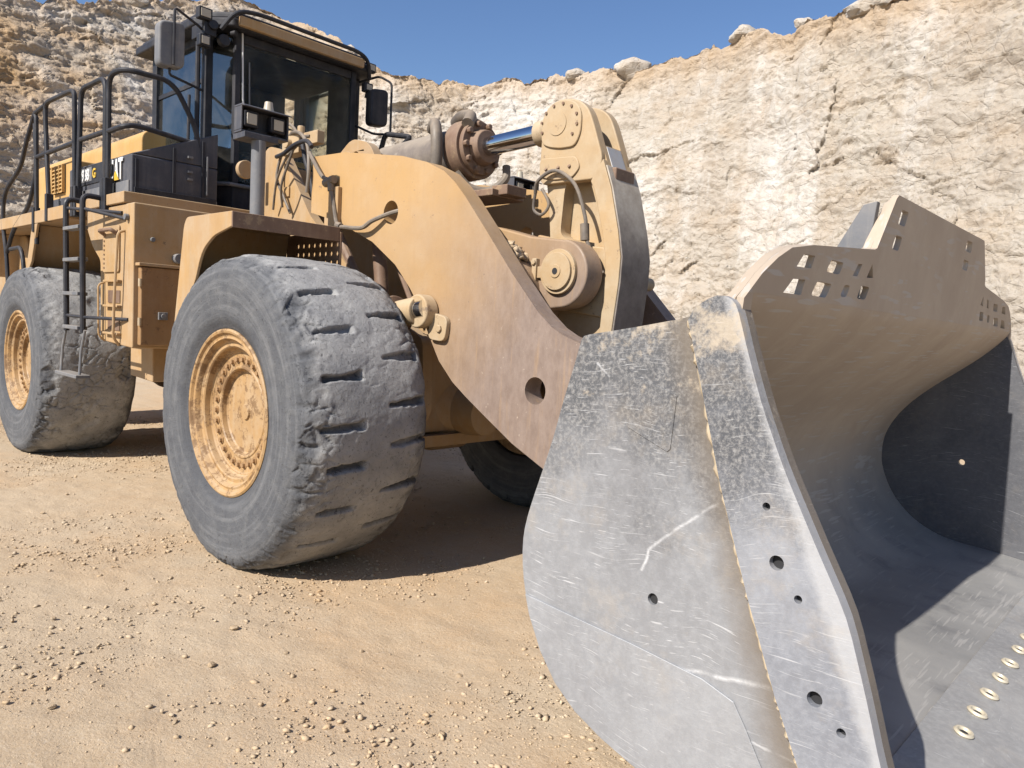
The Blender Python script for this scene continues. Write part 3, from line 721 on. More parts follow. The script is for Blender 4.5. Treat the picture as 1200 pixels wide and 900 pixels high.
rail([([(-2.12, -.80, 3.93), (-2.04, -.70, 4.10), (-2.02, -.5, 4.125), (-2.02, .55, 4.115), (-2.04, .67, 4.06), (-2.12, .74, 3.93)], .1)], .019).build('roof_rail', BLACK, roof)
MB().box(-3.49, -2.48, -.775, -.765, 2.70, 3.56).build('window', GLASS_SIDE, cab)
MB().box(-3.49, -2.48, -.775, -.765, 3.60, 3.90).build('window', GLASS_SIDE, cab)
MB().box(-3.459, -2.471, -.785, -.755, 3.561, 3.598).build('window_bar', BLACK, cab)
def slab(p0, p1, z0, z1, th=.01):
    d = Vector((p1[0] - p0[0], p1[1] - p0[1])).normalized(); n = Vector((d.y, -d.x)) * th
    return MB().prism([p0, p1, (p1[0] + n.x, p1[1] + n.y), (p0[0] + n.x, p0[1] + n.y)], fn, z0, z1)
slab((-2.40, -.745), (-2.24, -.62), 2.68, 3.97).build('window', GLASS_SIDE, cab)
slab((-2.40, .745), (-2.24, .62), 2.68, 3.97).build('window', GLASS, cab)
MB().box(-2.215, -2.207, -.575, .575, 2.70, 3.898).build('windscreen', GLASS, cab)
MB().box(-3.36, -2.885, .765, .775, 3.005, 3.95).build('window', GLASS, cab)
se = MB(); se.box(-3.25, -2.75, -.27, .27, 2.95, 3.10); se.box(-3.34, -3.18, -.26, .26, 3.101, 3.62); se.box(-3.32, -3.21, -.15, .15, 3.621, 3.82); se.box(-3.2, -2.8, -.2, .2, 2.67, 2.949)
se.box(-3.1, -2.7, .28, .38, 3.15, 3.25); se.box(-3.1, -2.7, -.38, -.28, 3.15, 3.25)
se.build('seat', SEATM, cab, .04)
sw = MB(); sw.tube([(-2.50 + .17 * math.cos(a) * .8, .17 * math.sin(a), 3.2 + .1 * math.cos(a)) for a in [k * 2 * PI / 24 for k in range(25)]], .016, 8)
sw.cyl((-2.5, 0, 3.18), (-2.40, 0, 2.67), .035)
sw.build('steering_wheel', SEATM, cab)
MB().box(-2.46, -2.25, -.5, .5, 2.661, 2.95).build('dashboard', SEATM, cab, .03)
MB().box(-3.42, -2.30, -.70, .70, 3.915, 3.975).build('headliner', DARKIN, cab, .02)
MB().box(-3.3, -2.9, -.72, -.70, 3.0, 3.5).build('seat_curtain', DARKIN, cab, .005)
wp = MB(); wp.tube([(-2.19, -.57, 3.98), (-2.185, -.555, 3.42), (-2.18, -.53, 3.20)], .008, 8); wp.build('wiper', WHITE, cab)
wp = MB(); wp.tube([(-2.19, -.50, 3.75), (-2.188, -.49, 3.35)], .007, 8); wp.tube([(-2.19, -.5, 3.35), (-2.185, -.40, 3.2)], .007, 8); wp.build('wiper', GREYM, cab)
# small lit-edge frame and low side step panel
MB().tube([(-2.40, -.83, 2.66), (-2.19, -.66, 2.66), (-2.17, .6, 2.66)], .018, 8).build('cab_sill', GREYM, cab)
MB().box(-2.45, -2.02, -1.04, -.845, 2.4285, 2.46).build('door_step', GREYM, cab, .005)
dp = MB(); dp.tube([(-2.44, -.85, 2.43), (-2.42, -.86, 3.98)], .022, 8); dp.tube([(-2.44, -.93, 2.43), (-2.42, -.93, 3.4)], .014, 8)
dp.build('grab_post', BLACK, cab)

def mirror(s):
    m = MB()
    y0 = -1.23 if s < 0 else .83
    prof = round2([(y0 - .105, 3.47), (y0 - .105, 3.83), (y0 + .105, 3.86), (y0 + .105, 3.49)], .06, 5)
    m.prism(prof, lambda a, b, t: (t, a, b), -2.16, -2.05)
    o = m.build('mirror', GREYM if s < 0 else BLACK, cab, .02)
    a = MB()
    if s < 0:
        a.tube(fillet([(-2.32, -.84, 3.93), (-2.12, -1.0, 3.90), (-2.04, -1.22, 3.95), (-2.03, -1.225, 3.88), (-2.035, -1.225, 3.50)], .04), .011, 8)
        a.tube(fillet([(-2.10, -1.23, 3.48), (-2.10, -1.23, 3.43), (-2.36, -.84, 3.45)], .04), .011, 8)
    else:
        a.tube(fillet([(-2.30, .74, 3.93), (-2.12, .86, 3.99), (-2.03, .95, 3.93), (-2.03, .955, 3.42), (-2.10, .80, 3.40), (-2.25, .66, 3.48)], .04), .012, 8)
    a.build('mirror_bracket', BLACK, o)
mirror(-1); mirror(1)
def lamp(x, yv, z, w=.13, h=.11, parent=cab):
    o = MB().box(x - .07, x, yv - w / 2, yv + w / 2, z - h / 2, z + h / 2).build('work_lamp', BLACK, parent, .012)
    MB().box(x + .001, x + .006, yv - w / 2 + .018, yv + w / 2 - .018, z - h / 2 + .018, z + h / 2 - .018).build('lens', LENS, o, .003)
    MB().cyl((x - .04, yv, z - h / 2), (x - .06, yv, z - h / 2 - .05), .012).build('lamp_stem', BLACK, o)
lamp(-2.12, -.93, 4.02, .12, .10); lamp(-2.12, -.93, 3.80, .10, .10); lamp(-2.12, .76, 4.05, .12, .09); lamp(-2.12, .74, 3.85, .1, .09)
cl = MB(); cl.box(-2.4, -2.15, -.93, -.82, 3.86, 3.97); cl.cyl((-2.2, -.75, 3.86), (-2.14, -.75, 3.86), .05); cl.cyl((-2.16, -.85, 3.95), (-2.12, -.86, 3.95), .04)
cl.cyl((-2.17, -.68, 3.94), (-2.12, -.66, 3.94), .025)
cl.build('lamp_bracket', BLACK, cab, .008)

# ---- headlamp cluster on the right fender (and its twin)
for s in (-1, 1):
    yb = s * 1.33
    p = MB().tube([(-.40, yb, 2.132), (-.40, yb, 2.66)], .046, 20).build('headlamp_post', GREYM, L)
    h = MB()
    y0, y1 = sorted((s * 1.455, s * 1.115))
    h.box(-.50, -.40, y0, y1, 2.70, 2.7145); h.box(-.50, -.40, y0, y1, 2.865, 2.878)
    h.box(-.50, -.488, y0, y1, 2.715, 2.8645); h.box(-.4875, -.40, y0, y0 + .012, 2.715, 2.8645); h.box(-.4875, -.40, y1 - .012, y1, 2.715, 2.8645)
    h.box(-.52, -.36, yb - .12, yb + .12, 2.661, 2.6995)
    h.prism([(-.399, 2.865), (-.36, 2.855), (-.36, 2.863), (-.399, 2.876)], lambda a, b, t: (a, t, b), y0, y1)
    h = h.build('headlamp_housing', BLACKP, p, .006)
    for yy in (s * 1.385, s * 1.195):
        lamp(-.395, yy, 2.79, .105, .105, p)
    MB().cyl((-.45, s * 1.24, 2.879), (-.45, s * 1.24, 2.94), .035, .025, 16).build('marker_lamp', LENS, p)

# ---- lift arms
OUT = [(-.72, 2.715), (-.3, 2.70), (.06, 2.645), (.35, 2.60), (.60, 2.535), (.77, 2.462), (.88, 2.38), (.97, 2.293), (1.164, 2.083), (1.386, 1.836), (1.594, 1.626), (1.70, 1.545), (1.783, 1.505), (1.92, 1.462), (2.18, 1.40),
       (2.42, 1.22), (2.52, 1.02), (2.48, .80), (2.34, .66), (2.15, .62), (1.95, .665), (1.70, .772), (1.456, .877), (1.242, .996), (1.06, 1.10), (.933, 1.18), (.80, 1.30), (.69, 1.46), (.57, 1.65), (.483, 1.751), (.322, 1.901), (.06, 2.06), (-.219, 2.165), (-.45, 2.24), (-.72, 2.305)]
def lift_arm(s):
    m = MB().xz(OUT, s * .73, s * .60, [circle2(.254, 2.244, .078), circle2(1.607, 1.192, .076)])
    a = m.build('lift_arm', ARM, L, 0, 30)
    e = MB().cyl((2.28, s * .75, .88), (2.28, s * .45, .88), .115); e.build('hinge_pin', DUSTY_CAST, a, .01)
    # lift cylinder: runs from the frame up to a boss on the arm's lower edge
    b = MB().cyl((-.62, s * .80, 1.28), (.42, s * .80, 1.56), .105, None, 28)
    b.cyl((.40, s * .80, 1.555), (.46, s * .80, 1.571), .13, None, 28)
    b = b.build('lift_cylinder', RUSTP, L, .008)
    MB().cyl((.46, s * .80, 1.571), (.74, s * .80, 1.62), .06, None, 24).build('rod', CHROME, b)
    r = MB().cyl((.68, s * .735, 1.60), (.68, s * .83, 1.60), .105, None, 32)
    r.cyl((.46, s * .80, 1.585), (.66, s * .785, 1.60), .075, .095, 24)
    r.build('rod_eye', DUSTY_CAST, b, .012)
    k = MB().xz(round2([(.72, 1.43), (.74, 1.60), (.90, 1.57), (.88, 1.42)], .05), s * .731, s * .765).cyl((.83, s * .765, 1.50), (.83, s * .78, 1.50), .026, None, 6)
    k.build('keeper_plate', DUSTY_CAST, a, .006)
lift_arm(-1); lift_arm(1)
ct = MB().cyl((1.02, -.598, 1.74), (1.02, .598, 1.74), .23, None, 48)
cross = ct.build('cross_tube', ARM, L)
pl = MB(); pl.prism(round2([(.80, 1.45), (.80, 1.75), (1.5, 1.35), (1.62, 1.15)], .05), lambda a, b, t: (a, t, b), -.25, .25)
for s in (-1, 1):
    bo = [(.70, 1.95), (.76, 2.19), (.86, 2.17), (1.15, 2.10), (1.42, 2.068)] + [(1.40 + .205 * math.cos(a), 1.868 + .205 * math.sin(a)) for a in np.linspace(rad(80), rad(-80), 18)] + [(1.31, 1.652), (1.15, 1.648), (1.02, 1.55), (.80, 1.60)]
    m = MB().xz(bo, s * .33, s * .17)
    p = m.build('pivot_bracket', ARM, cross, .014)
    q = MB().cyl((1.40, s * .331, 1.878), (1.40, s * .355, 1.878), .135, None, 40).cyl((1.40, s * .355, 1.878), (1.40, s * .372, 1.878), .112, None, 40).cyl((1.40, s * .372, 1.878), (1.40, s * .378, 1.878), .04, None, 20)
    if s > 0: q.cyl((1.43, s * .379, 1.87), (1.43, .60, 1.87), .045, None, 20)
    q.build('pivot_pin', DUSTY_CAST, p, .008)
    MB().cyl((1.40, s * .3785, 1.878), (1.40, s * .3795, 1.878), .020, None, 16).build('pin_bore', HOLE, p)
    g = MB().box(1.20, 1.235, min(s * .331, s * .362), max(s * .331, s * .362), 1.78, 1.96).cyl((1.217, s * .362, 1.80), (1.217, s * .375, 1.80), .018, None, 6).cyl((1.217, s * .362, 1.935), (1.217, s * .375, 1.935), .018, None, 6).box(1.2355, 1.29, min(s * .331, s * .35), max(s * .331, s * .35), 1.84, 1.91)
    g.build('pin_keeper', DUSTY_CAST, p, .004)
# dirt that has piled up between the arms
dv = []
# ---- tilt lever (bell crank)
LV = [(1.04, 2.60), (1.25, 2.63), (1.38, 2.68), (1.495, 2.66), (1.605, 2.39), (1.675, 2.134), (1.705, 1.98), (1.702, 1.83), (1.672, 1.53), (1.70, 1.25), (1.74, 1.0), (1.72, .82), (1.60, .74), (1.48, .82), (1.44, 1.0), (1.36, 1.35), (1.22, 1.62), (1.16, 1.80), (1.165, 1.996), (1.125, 2.08), (1.10, 2.30), (1.06, 2.5), (1.03, 2.62)]
lever = MB().xz(LV, -.11, .11, [round2([(1.20, 2.12), (1.22, 2.45), (1.30, 2.53), (1.40, 2.50), (1.52, 2.2), (1.55, 2.06)], .06)])
lever = lever.build('tilt_lever', DUSTY_CAST, L, 0, 30)
CHEEK = round2([(1.04, 2.45), (1.03, 2.62), (1.035, 2.79), (1.045, 2.88), (1.09, 2.945), (1.16, 2.97), (1.25, 2.965), (1.33, 2.94), (1.40, 2.885), (1.445, 2.79), (1.50, 2.65), (1.53, 2.57), (1.50, 2.45)], .05, 3)
for s in (-1, 1): MB().xz(CHEEK, s * .075, s * .1495).build('lever_cheek', DUSTY_CAST, lever, .01)
MB().box(1.545, 1.60, -.10, .10, 2.44, 2.52).build('stop_block', RUSTP, lever, .012)
MB().xz([(1.40, 2.66), (1.50, 2.655), (1.565, 2.50), (1.555, 2.49), (1.49, 2.63), (1.40, 2.65)], -.074, .074).build('pale_front_pad', PAD, lever, .004)  # pale grey-white strip on the lever's upper front
for s in (-1, 1):
    fl = MB()                                                # rim flange along the front edge and round the head
    inner = [(1.45, 2.44), (1.485, 2.38), (1.56, 2.134), (1.595, 1.98), (1.60, 1.83), (1.585, 1.53), (1.61, 1.25), (1.64, 1.0)]
    fl.xz([(1.535, 2.565), (1.605, 2.39), (1.675, 2.134), (1.705, 1.98), (1.702, 1.83), (1.672, 1.53), (1.70, 1.25), (1.74, 1.0)] + inner[::-1], s * .1105, s * .15)
    fl.build('lever_flange', DUSTY_CAST, lever, .006)
    head = round2([(1.045, 2.71), (1.04, 2.79), (1.05, 2.875), (1.095, 2.935), (1.16, 2.96), (1.245, 2.955), (1.32, 2.925), (1.36, 2.86), (1.36, 2.74), (1.32, 2.66), (1.20, 2.66), (1.10, 2.68)], .04, 3)
    MB().xz(head, s * .150, s * .165).build('lever_head', DUSTY_CAST, lever, .008)
    MB().xz(round2([(1.04, 2.615), (1.335, 2.60), (1.37, 2.53), (1.31, 2.47), (1.16, 2.47), (1.04, 2.50)], .03, 3), s * .150, s * .162).build('lever_head', DUSTY_CAST, lever, .006)
    q = MB().cyl((1.175, s * .165, 2.815), (1.175, s * .170, 2.815), .072, None, 32).cyl((1.175, s * .170, 2.815), (1.175, s * .1705, 2.815), .016, None, 16)
    q.build('rod_pin', DUSTY_CAST, lever, .005)
    for k in range(9):
        a = rad(-40 + k * 30); q = (1.19 + .145 * math.cos(a), 2.815 + .120 * math.sin(a))
        MB().cyl((q[0], s * .165, q[1]), (q[0], s * .174, q[1]), .0095, None, 6).build('head_bolt', RUSTP, lever)
    for x in (1.10, 1.20, 1.29): MB().cyl((x, s * .162, 2.54), (x, s * .170, 2.545), .0115, None, 6).build('head_bolt', RUSTP, lever)
    MB().xz([(1.165, 1.98), (1.19, 2.08), (1.57, 2.04), (1.60, 1.98), (1.60, 1.83), (1.58, 1.62), (1.22, 1.66)], s * .1105, s * .135).build('lever_boss', DUSTY_CAST, lever, .01)
fp = [(1.555, 2.525), (1.608, 2.39), (1.678, 2.134), (1.708, 1.98), (1.705, 1.83), (1.675, 1.53), (1.703, 1.25), (1.743, 1.0)]
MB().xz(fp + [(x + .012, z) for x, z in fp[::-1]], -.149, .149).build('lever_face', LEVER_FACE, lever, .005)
MB().box(1.18, 1.50, -.012, .012, 2.02, 2.56).build('lever_web', DUSTY_CAST, lever)
# hoses on the lever
hz = MB()
hz.tube(spline([(1.02, -.165, 2.40), (1.06, -.19, 2.47), (1.20, -.19, 2.52), (1.36, -.185, 2.42), (1.45, -.18, 2.22), (1.455, -.175, 2.12), (1.50, -.172, 2.02), (1.6, -.17, 1.88)], 6), .012, 10)
hz.cyl((1.445, -.175, 2.18), (1.455, -.175, 2.08), .028, None, 12)
hz.tube(spline([(1.02, -.165, 2.40), (1.00, -.15, 2.30), (1.08, -.16, 2.26), (1.14, -.165, 2.32), (1.08, -.17, 2.42)], 5), .010, 10)
hz.build('lever_hose', HOSE, lever)
lk = MB().cyl((1.62, 0, .88), (2.45, 0, 1.12), .10, None, 28); lk.cyl((1.62, -.16, .88), (1.62, .16, .88), .12, None, 28); lk.cyl((2.45, -.10, 1.12), (2.45, .10, 1.12), .15, None, 28)
lk.build('tilt_link', DUSTY_CAST, L, .01)

# ---- tilt cylinder
A0, A1 = Vector((-.84, 0, 2.755)), Vector((1.16, 0, 2.835))
ax = (A1 - A0).normalized(); at = lambda t: A0 + ax * t
def up(t, dz, dy=0): q = at(t) + Vector((0, dy, dz)); return tuple(q)
c = MB().cyl(at(.10), at(1.02), .178, None, 48); c.cyl(at(-.02), at(.1), .12, .178, 32); c.cyl((A0.x, -.20, A0.z), (A0.x, .20, A0.z), .13, None, 32)
tc = c.build('tilt_cylinder', DARK_CAST, L, .01)
g = MB().cyl(at(.99), at(1.13), .215, None, 40).cyl(at(1.13), at(1.17), .19, None, 40).cyl(at(1.17), at(1.24), .13, .115, 32)
for k in range(10):
    a = 2 * PI * k / 10; o = Vector((0, math.cos(a), math.sin(a))) * .165
    g.cyl(at(1.165) + o, at(1.20) + o, .024, None, 6)
g.build('gland', RUSTP, tc, .008)
MB().cyl(at(1.235), at(1.80), .066, None, 32).build('rod', CHROME, tc)
MB().cyl(at(1.72), at(1.80), .085, None, 28).cyl(at(1.80), at(1.92), .095, .13, 28).cyl((A1.x, -.105, A1.z), (A1.x, .105, A1.z), .15, None, 36).build('rod_eye', DUSTY_CAST, tc, .008)
h = MB()
h.tube(spline([up(.80, .16, -.16), up(.90, .17, -.22), up(.97, .06, -.26), up(.98, -.10, -.26), up(.93, -.22, -.23), up(.80, -.28, -.12)], 6), .042, 12)
h.tube(spline([up(.90, .22, -.02), up(1.0, .24, -.05), up(1.1, .22, -.06), up(1.16, .14, -.14)], 6), .045, 12)
h.tube(spline([up(1.06, -.18, -.14), up(1.12, -.28, -.06), up(1.22, -.30, .05), up(1.30, -.22, .12), up(1.28, -.12, .15)], 6), .03, 10)
h.build('cylinder_hose', HOSE, tc)
pb = MB().box(.16, .62, -.16, .16, 2.42, 2.47); pb.tube([(.26, -.12, 2.44), (.26, -.14, 2.30), (.22, -.16, 2.16)], .05, 12); pb.box(.55, .70, -.10, .10, 2.43, 2.50)
pb.build('valve_bracket', RUSTP, tc, .008)

# ---- hydraulic lines round the arm and the frame tower
hs = MB()
hs.tube(spline([(-.72, -.76, 2.74), (-.52, -.775, 2.55), (-.42, -.775, 2.50), (-.36, -.775, 2.36), (-.30, -.775, 2.19), (-.20, -.78, 2.165), (0, -.78, 2.15), (.12, -.78, 2.19), (.25, -.74, 2.235), (.34, -.70, 2.26)], 6), .015, 8)
hs.build('hydraulic_line', HOSE, L)
MB().box(-.44, -.32, -.765, -.7305, 2.08, 2.46).build('line_clamp_plate', YEL, L, .006)
MB().cyl((-.47, -.775, 2.49), (-.36, -.775, 2.51), .03, None, 10).cyl((-.40, -.775, 2.505), (-.39, -.775, 2.43), .026, None, 10).build('line_fitting', HOSE, L)
MB().cyl((-.30, -.776, 2.185), (-.25, -.777, 2.172), .024, None, 10).build('line_fitting', HOSE, L)
random.seed(5)
bundle = [
 [(-1.35, -.60, 2.90), (-1.15, -.66, 2.96), (-.95, -.70, 2.92), (-.78, -.74, 2.80), (-.72, -.76, 2.62), (-.74, -.76, 2.45)],
 [(-1.45, -.62, 2.82), (-1.2, -.70, 2.80), (-1.0, -.72, 2.84), (-.80, -.74, 2.84), (-.70, -.755, 2.78)],
 [(-1.52, -.60, 2.40), (-1.40, -.64, 2.62), (-1.22, -.66, 2.78), (-1.05, -.66, 2.86)],
 [(-1.30, -.64, 2.40), (-1.22, -.70, 2.55), (-1.12, -.70, 2.72), (-1.02, -.70, 2.86)],
 [(-1.05, -.63, 2.90), (-.95, -.66, 2.75), (-.86, -.66, 2.58), (-.80, -.66, 2.42)],
 [(-1.70, -.60, 3.05), (-1.5, -.62, 3.12), (-1.25, -.62, 3.05), (-1.1, -.62, 2.95), (-.95, -.62, 2.92)],
 [(-1.28, -.58, 2.36), (-1.36, -.60, 2.5), (-1.44, -.62, 2.66), (-1.40, -.60, 2.85)],
]
hb = None
for i, b in enumerate(bundle):
    MB().tube(spline(b, 6), (.014, .017, .010, .010, .018, .012, .012)[i], 10).build('hydraulic_hose', (HOSE, BLACK, HOSE)[i % 3], L)
vb = MB().box(-1.30, -1.05, -.66, -.552, 2.80, 2.95).box(-1.05, -.85, -.62, -.552, 2.86, 2.96).cyl((-1.18, -.66, 2.88), (-1.18, -.70, 2.88), .04, None, 10).cyl((-1.10, -.61, 2.95), (-1.10, -.61, 3.02), .03, None, 8).cyl((-1.25, -.61, 2.95), (-1.25, -.61, 3.0), .03, None, 8)
vb.build('valve_block', DUSTY_CAST, L, .008)
MB().box(-1.42, -1.34, -.565, -.5505, 2.50, 2.58).build('tower_pad', YEL, L, .004)
MB().cyl((-1.75, -.75, 2.72), (-1.70, -.75, 2.72), .075, None, 24).build('horn', YEL, L, .006)
# struts seen under the arm
sr = MB()
sr.tube([(-.72, -.50, 2.20), (-.20, -.52, 1.60)], .035, 10); sr.tube([(-.18, -.50, 2.10), (-.05, -.52, 1.50)], .05, 12); sr.tube([(.02, -.5, 1.98), (.36, -.52, 1.5)], .02, 8)
sr.build('frame_strut', RUSTP, L)

# ---- bucket
IN = spline([(4.30, .075), (4.05, .135), (3.78, .20), (3.44, .25), (3.16, .272), (3.0, .315), (2.86, .40), (2.745, .53), (2.675, .68), (2.657, .80), (2.672, .93), (2.735, 1.06), (2.83, 1.18), (2.96, 1.30), (3.08, 1.397), (3.18, 1.480), (3.255, 1.552), (3.303, 1.605), (3.330, 1.640), (3.3446, 1.671)], 5)
outer = []
for i, p in enumerate(IN):
    a = IN[max(i - 1, 0)]; b = IN[min(i + 1, len(IN) - 1)]; d = Vector((b[0] - a[0], b[1] - a[1])).normalized()
    outer.append((p[0] + d.y * -.05 * -1 * -1, p[1] + d.x * .05))
m = MB(); ny = 12; ys = np.linspace(-1.808, 1.808, ny + 1); npf = len(IN)
vs = [(p[0], yv, p[1]) for yv in ys for p in IN] + [(p[0], yv, p[1]) for yv in ys for p in outer]
off = (ny + 1) * npf; fsx = []
for j in range(ny):
    for i in range(npf - 1):
        a, b2, c2, d2 = j * npf + i, j * npf + i + 1, (j + 1) * npf + i + 1, (j + 1) * npf + i
        fsx += [(a, b2, c2, d2), (off + a, off + d2, off + c2, off + b2)]
    for i in (0, npf - 1): fsx.append((j * npf + i, (j + 1) * npf + i, off + (j + 1) * npf + i, off + j * npf + i))
for j in (0, ny):
    for i in range(npf - 1): fsx.append((j * npf + i, j * npf + i + 1, off + j * npf + i + 1, off + j * npf + i))
m.add(vs, fsx)
bucket = m.build('bucket', BUCKET_IN, L, 0, 50)
SIDE = [(2.781, 1.517), (2.765, 1.45), (2.718, 1.298), (2.685, 1.17), (2.645, 1.05), (2.60, .92), (2.575, .83), (2.571, .75), (2.583, .65), (2.62, .53), (2.68, .42), (2.755, .33), (2.85, .265), (2.96, .22), (3.08, .186), (3.25, .15), (3.45, .125), (3.75, .085), (4.02, .06),
        (3.99, .14), (3.92, .26), (3.85, .40), (3.805, .511), (3.755, .68), (3.694, .864), (3.60, 1.03), (3.50, 1.215), (3.428, 1.375), (3.375, 1.52), (3.345, 1.615), (3.325, 1.648), (3.28, 1.661), (3.225, 1.632), (3.19, 1.597), (2.98, 1.556), (2.80, 1.525)]
STRIP = [(3.192, 1.585), (3.24, 1.43), (3.33, 1.13), (3.43, .85), (3.53, .60), (3.613, .422), (3.72, .20), (3.78, .088)] + round2(SIDE, .05, 2)[18 * 3 + 1:33 * 3] + [(3.20, 1.60)]
def thin(pts, d=.012):
    out = [pts[0]]
    for q in pts[1:]:
        if math.dist(q, out[-1]) > d: out.append(q)
    return out if math.dist(out[0], out[-1]) > d else out[:-1]
STRIP = thin(STRIP)
WEAR = [(2.60, .60), (2.78, .588), (3.05, .572), (3.30, .55), (3.40, .52), (3.44, .46), (3.50, .36), (3.60, .16), (3.61, .108), (3.45, .127), (3.25, .152), (3.08, .188), (2.96, .222), (2.85, .267), (2.757, .332), (2.684, .42), (2.624, .53)]
for s in (-1, 1):
    hol = [circle2(3.115, .732, .018, 16), circle2(3.149, .80, .02, 16) if s > 0 else circle2(2.95, 1.9, .0, 3)]
    hol = hol[:1] if s < 0 else hol[1:]
    strip_h = [circle2(3.506, .956, .020, 20), circle2(3.633, .633, .020, 20), circle2(3.466, 1.099, .011, 14), circle2(3.570, .876, .011, 14), circle2(3.704, .573, .012, 14)]
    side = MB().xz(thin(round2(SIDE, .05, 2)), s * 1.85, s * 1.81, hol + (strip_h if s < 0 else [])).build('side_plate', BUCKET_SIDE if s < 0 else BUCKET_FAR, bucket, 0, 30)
    st = MB().xz(STRIP, s * 1.8505, s * 1.893, strip_h if s < 0 else []).build('side_cutter', STRIP_STEEL, side, 0, 30)
    MB().xz(WEAR, s * 1.8503, s * 1.856).build('wear_plate', WEAR_STEEL, side, .003)
    sp_ = spline(STRIP[:8], 22)
    wl = MB().tube([(x - .004 + random.uniform(-.003, .003), s * (1.858 + random.uniform(-.003, .003)), z) for x, z in sp_], [random.uniform(.013, .021) for _ in sp_], 8)
    wl.build('weld_seam', WELD, side)
    dp = MB().xz([(2.985, 1.245), (2.99, 1.40), (3.02, 1.40), (3.13, 1.37), (3.15, 1.36), (3.14, 1.20), (3.13, 1.19)], s * 1.8503, s * 1.853)
    dp.build('repair_patch', BUCKET_SIDE, side, .001)
# spill guard: one thick plate rising from the top of the wrapper, with clear-view slots
sg = lambda yv, sv, t: (3.34 + sv * math.cos(rad(85)) - t * math.sin(rad(85)), yv, 1.62 + sv * math.sin(rad(85)) + t * math.cos(rad(85)))
half = [(1.79, .0505), (1.8115, .048), (1.8115, .0), (1.862, .0), (1.862, .032), (1.835, .055), (1.775, .107), (1.69, .16), (1.607, .197), (1.45, .222), (1.054, .255), (.905, .268), (.885, .275), (.87, .30), (.735, .46), (.715, .475)]
OUTG = [(yv, sv) for yv, sv in half] + [(-yv, sv) for yv, sv in half[::-1]]
OUTG = [(yv - (.035 if sv > .4 else 0), sv + (.012 if sv > .4 else 0)) for yv, sv in OUTG]
def quad(cy, cs, w, h, sk=.0): return round2([(cy - w / 2 - sk, cs - h / 2), (cy - w / 2 + sk, cs + h / 2), (cy + w / 2 + sk, cs + h / 2), (cy + w / 2 - sk, cs - h / 2)], .014, 2)
gh_ = [[(-1.555, .146), (-1.515, .188), (-1.43, .19), (-1.445, .15)], quad(-1.251, .172, .115, .042, .012), [(-1.08, .158), (-1.045, .202), (-1.005, .205), (-1.035, .160)], [(-.94, .162), (-.905, .216), (-.872, .168)],
       [(-1.62, .062), (-1.565, .108), (-1.475, .112), (-1.49, .064)], quad(-1.334, .092, .125, .048, .016), quad(-1.125, .102, .055, .042, .012), quad(-.947, .108, .09, .048, .012)]
gh_ += [[(-a, b) for a, b in h][::-1] for h in gh_]
gh_ += [quad(-.655, .415, .085, .058, .01), quad(-.675, .318, .08, .055, .01), quad(.40, .425, .11, .052), quad(.40, .335, .10, .048)]
guard = MB().prism(OUTG, sg, 0, .022, gh_)
guard = guard.build('spill_guard', BUCKET_IN, bucket, 0, 30)
edge = [(1.87, .0), (1.868, .03), (1.835, .055), (1.775, .107), (1.69, .16), (1.607, .197), (1.45, .222), (1.054, .255), (.905, .268), (.885, .275), (.87, .30), (.74, .455), (.68, .487)]
edge = edge + [(-a, b) for a, b in edge[::-1]]
inn = []
for i, e in enumerate(edge):
    a = Vector(edge[max(i - 1, 0)]); b2 = Vector(edge[min(i + 1, len(edge) - 1)]); d = (b2 - a).normalized()
    inn.append((e[0] - d.y * .02, e[1] + d.x * .02))
MB().prism(edge + inn[::-1], sg, .0225, .050).build('guard_rim', BUCKET_IN, guard)
for yv in (-.93, .93): MB().prism([(.07, .0225), (.235, .0225), (.23, .09), (.07, .14)], lambda a, b, t: sg(t, a, b), yv - .02, yv + .02).build('guard_rib', GREYM, guard, .004)
for yv in (-.80, .74): MB().prism([(.26, .051), (.455, .051), (.44, .10), (.26, .18)], lambda a, b, t: sg(t, a, b), yv - .018, yv + .018).build('guard_rib', GREYM, guard, .004)
for (hx, hz, hr) in ((3.506, .956, .0195), (3.633, .633, .0195), (3.466, 1.099, .0105), (3.570, .876, .0105), (3.704, .573, .0115), (3.115, .732, .0175)):
    MB().cyl((hx, -1.838 if hx < 3.2 else -1.872, hz), (hx, -1.815, hz), hr, None, 20).build('hole_shade_fill', HOLE, bucket)  # dark discs added to paint the shaded interior seen through the holes
MB().prism([(4.22, .103), (4.20, .035), (4.40, .02), (4.55, .02), (4.55, .035), (4.32, .095)], lambda a, b, t: (a, t, b), -1.875, 1.875).build('cutting_edge', WEAR_STEEL, bucket, .006)
ringm = MB().lathe([(.020, 0), (.034, 0), (.036, .006), (.030, .012), (.024, .012), (.020, .004), (.020, 0)], (0, 0, 0), 28); ringm.lathe([(0, .002), (.0195, .002), (.0195, .003), (0, .003)], (0, 0, 0), 20)
def floor_z(x): return float(np.interp(x, [q[0] for q in IN[:20]][::-1], [q[1] for q in IN[:20]][::-1]))
be = [(x, floor_z(x) + .0005) for x in np.linspace(3.66, 4.26, 10)]
MB().xz(be + [(x, z + .008) for x, z in be[::-1]], -1.807, 1.807).build('base_edge', BUCKET_FLOOR, bucket, .003)
proto = None
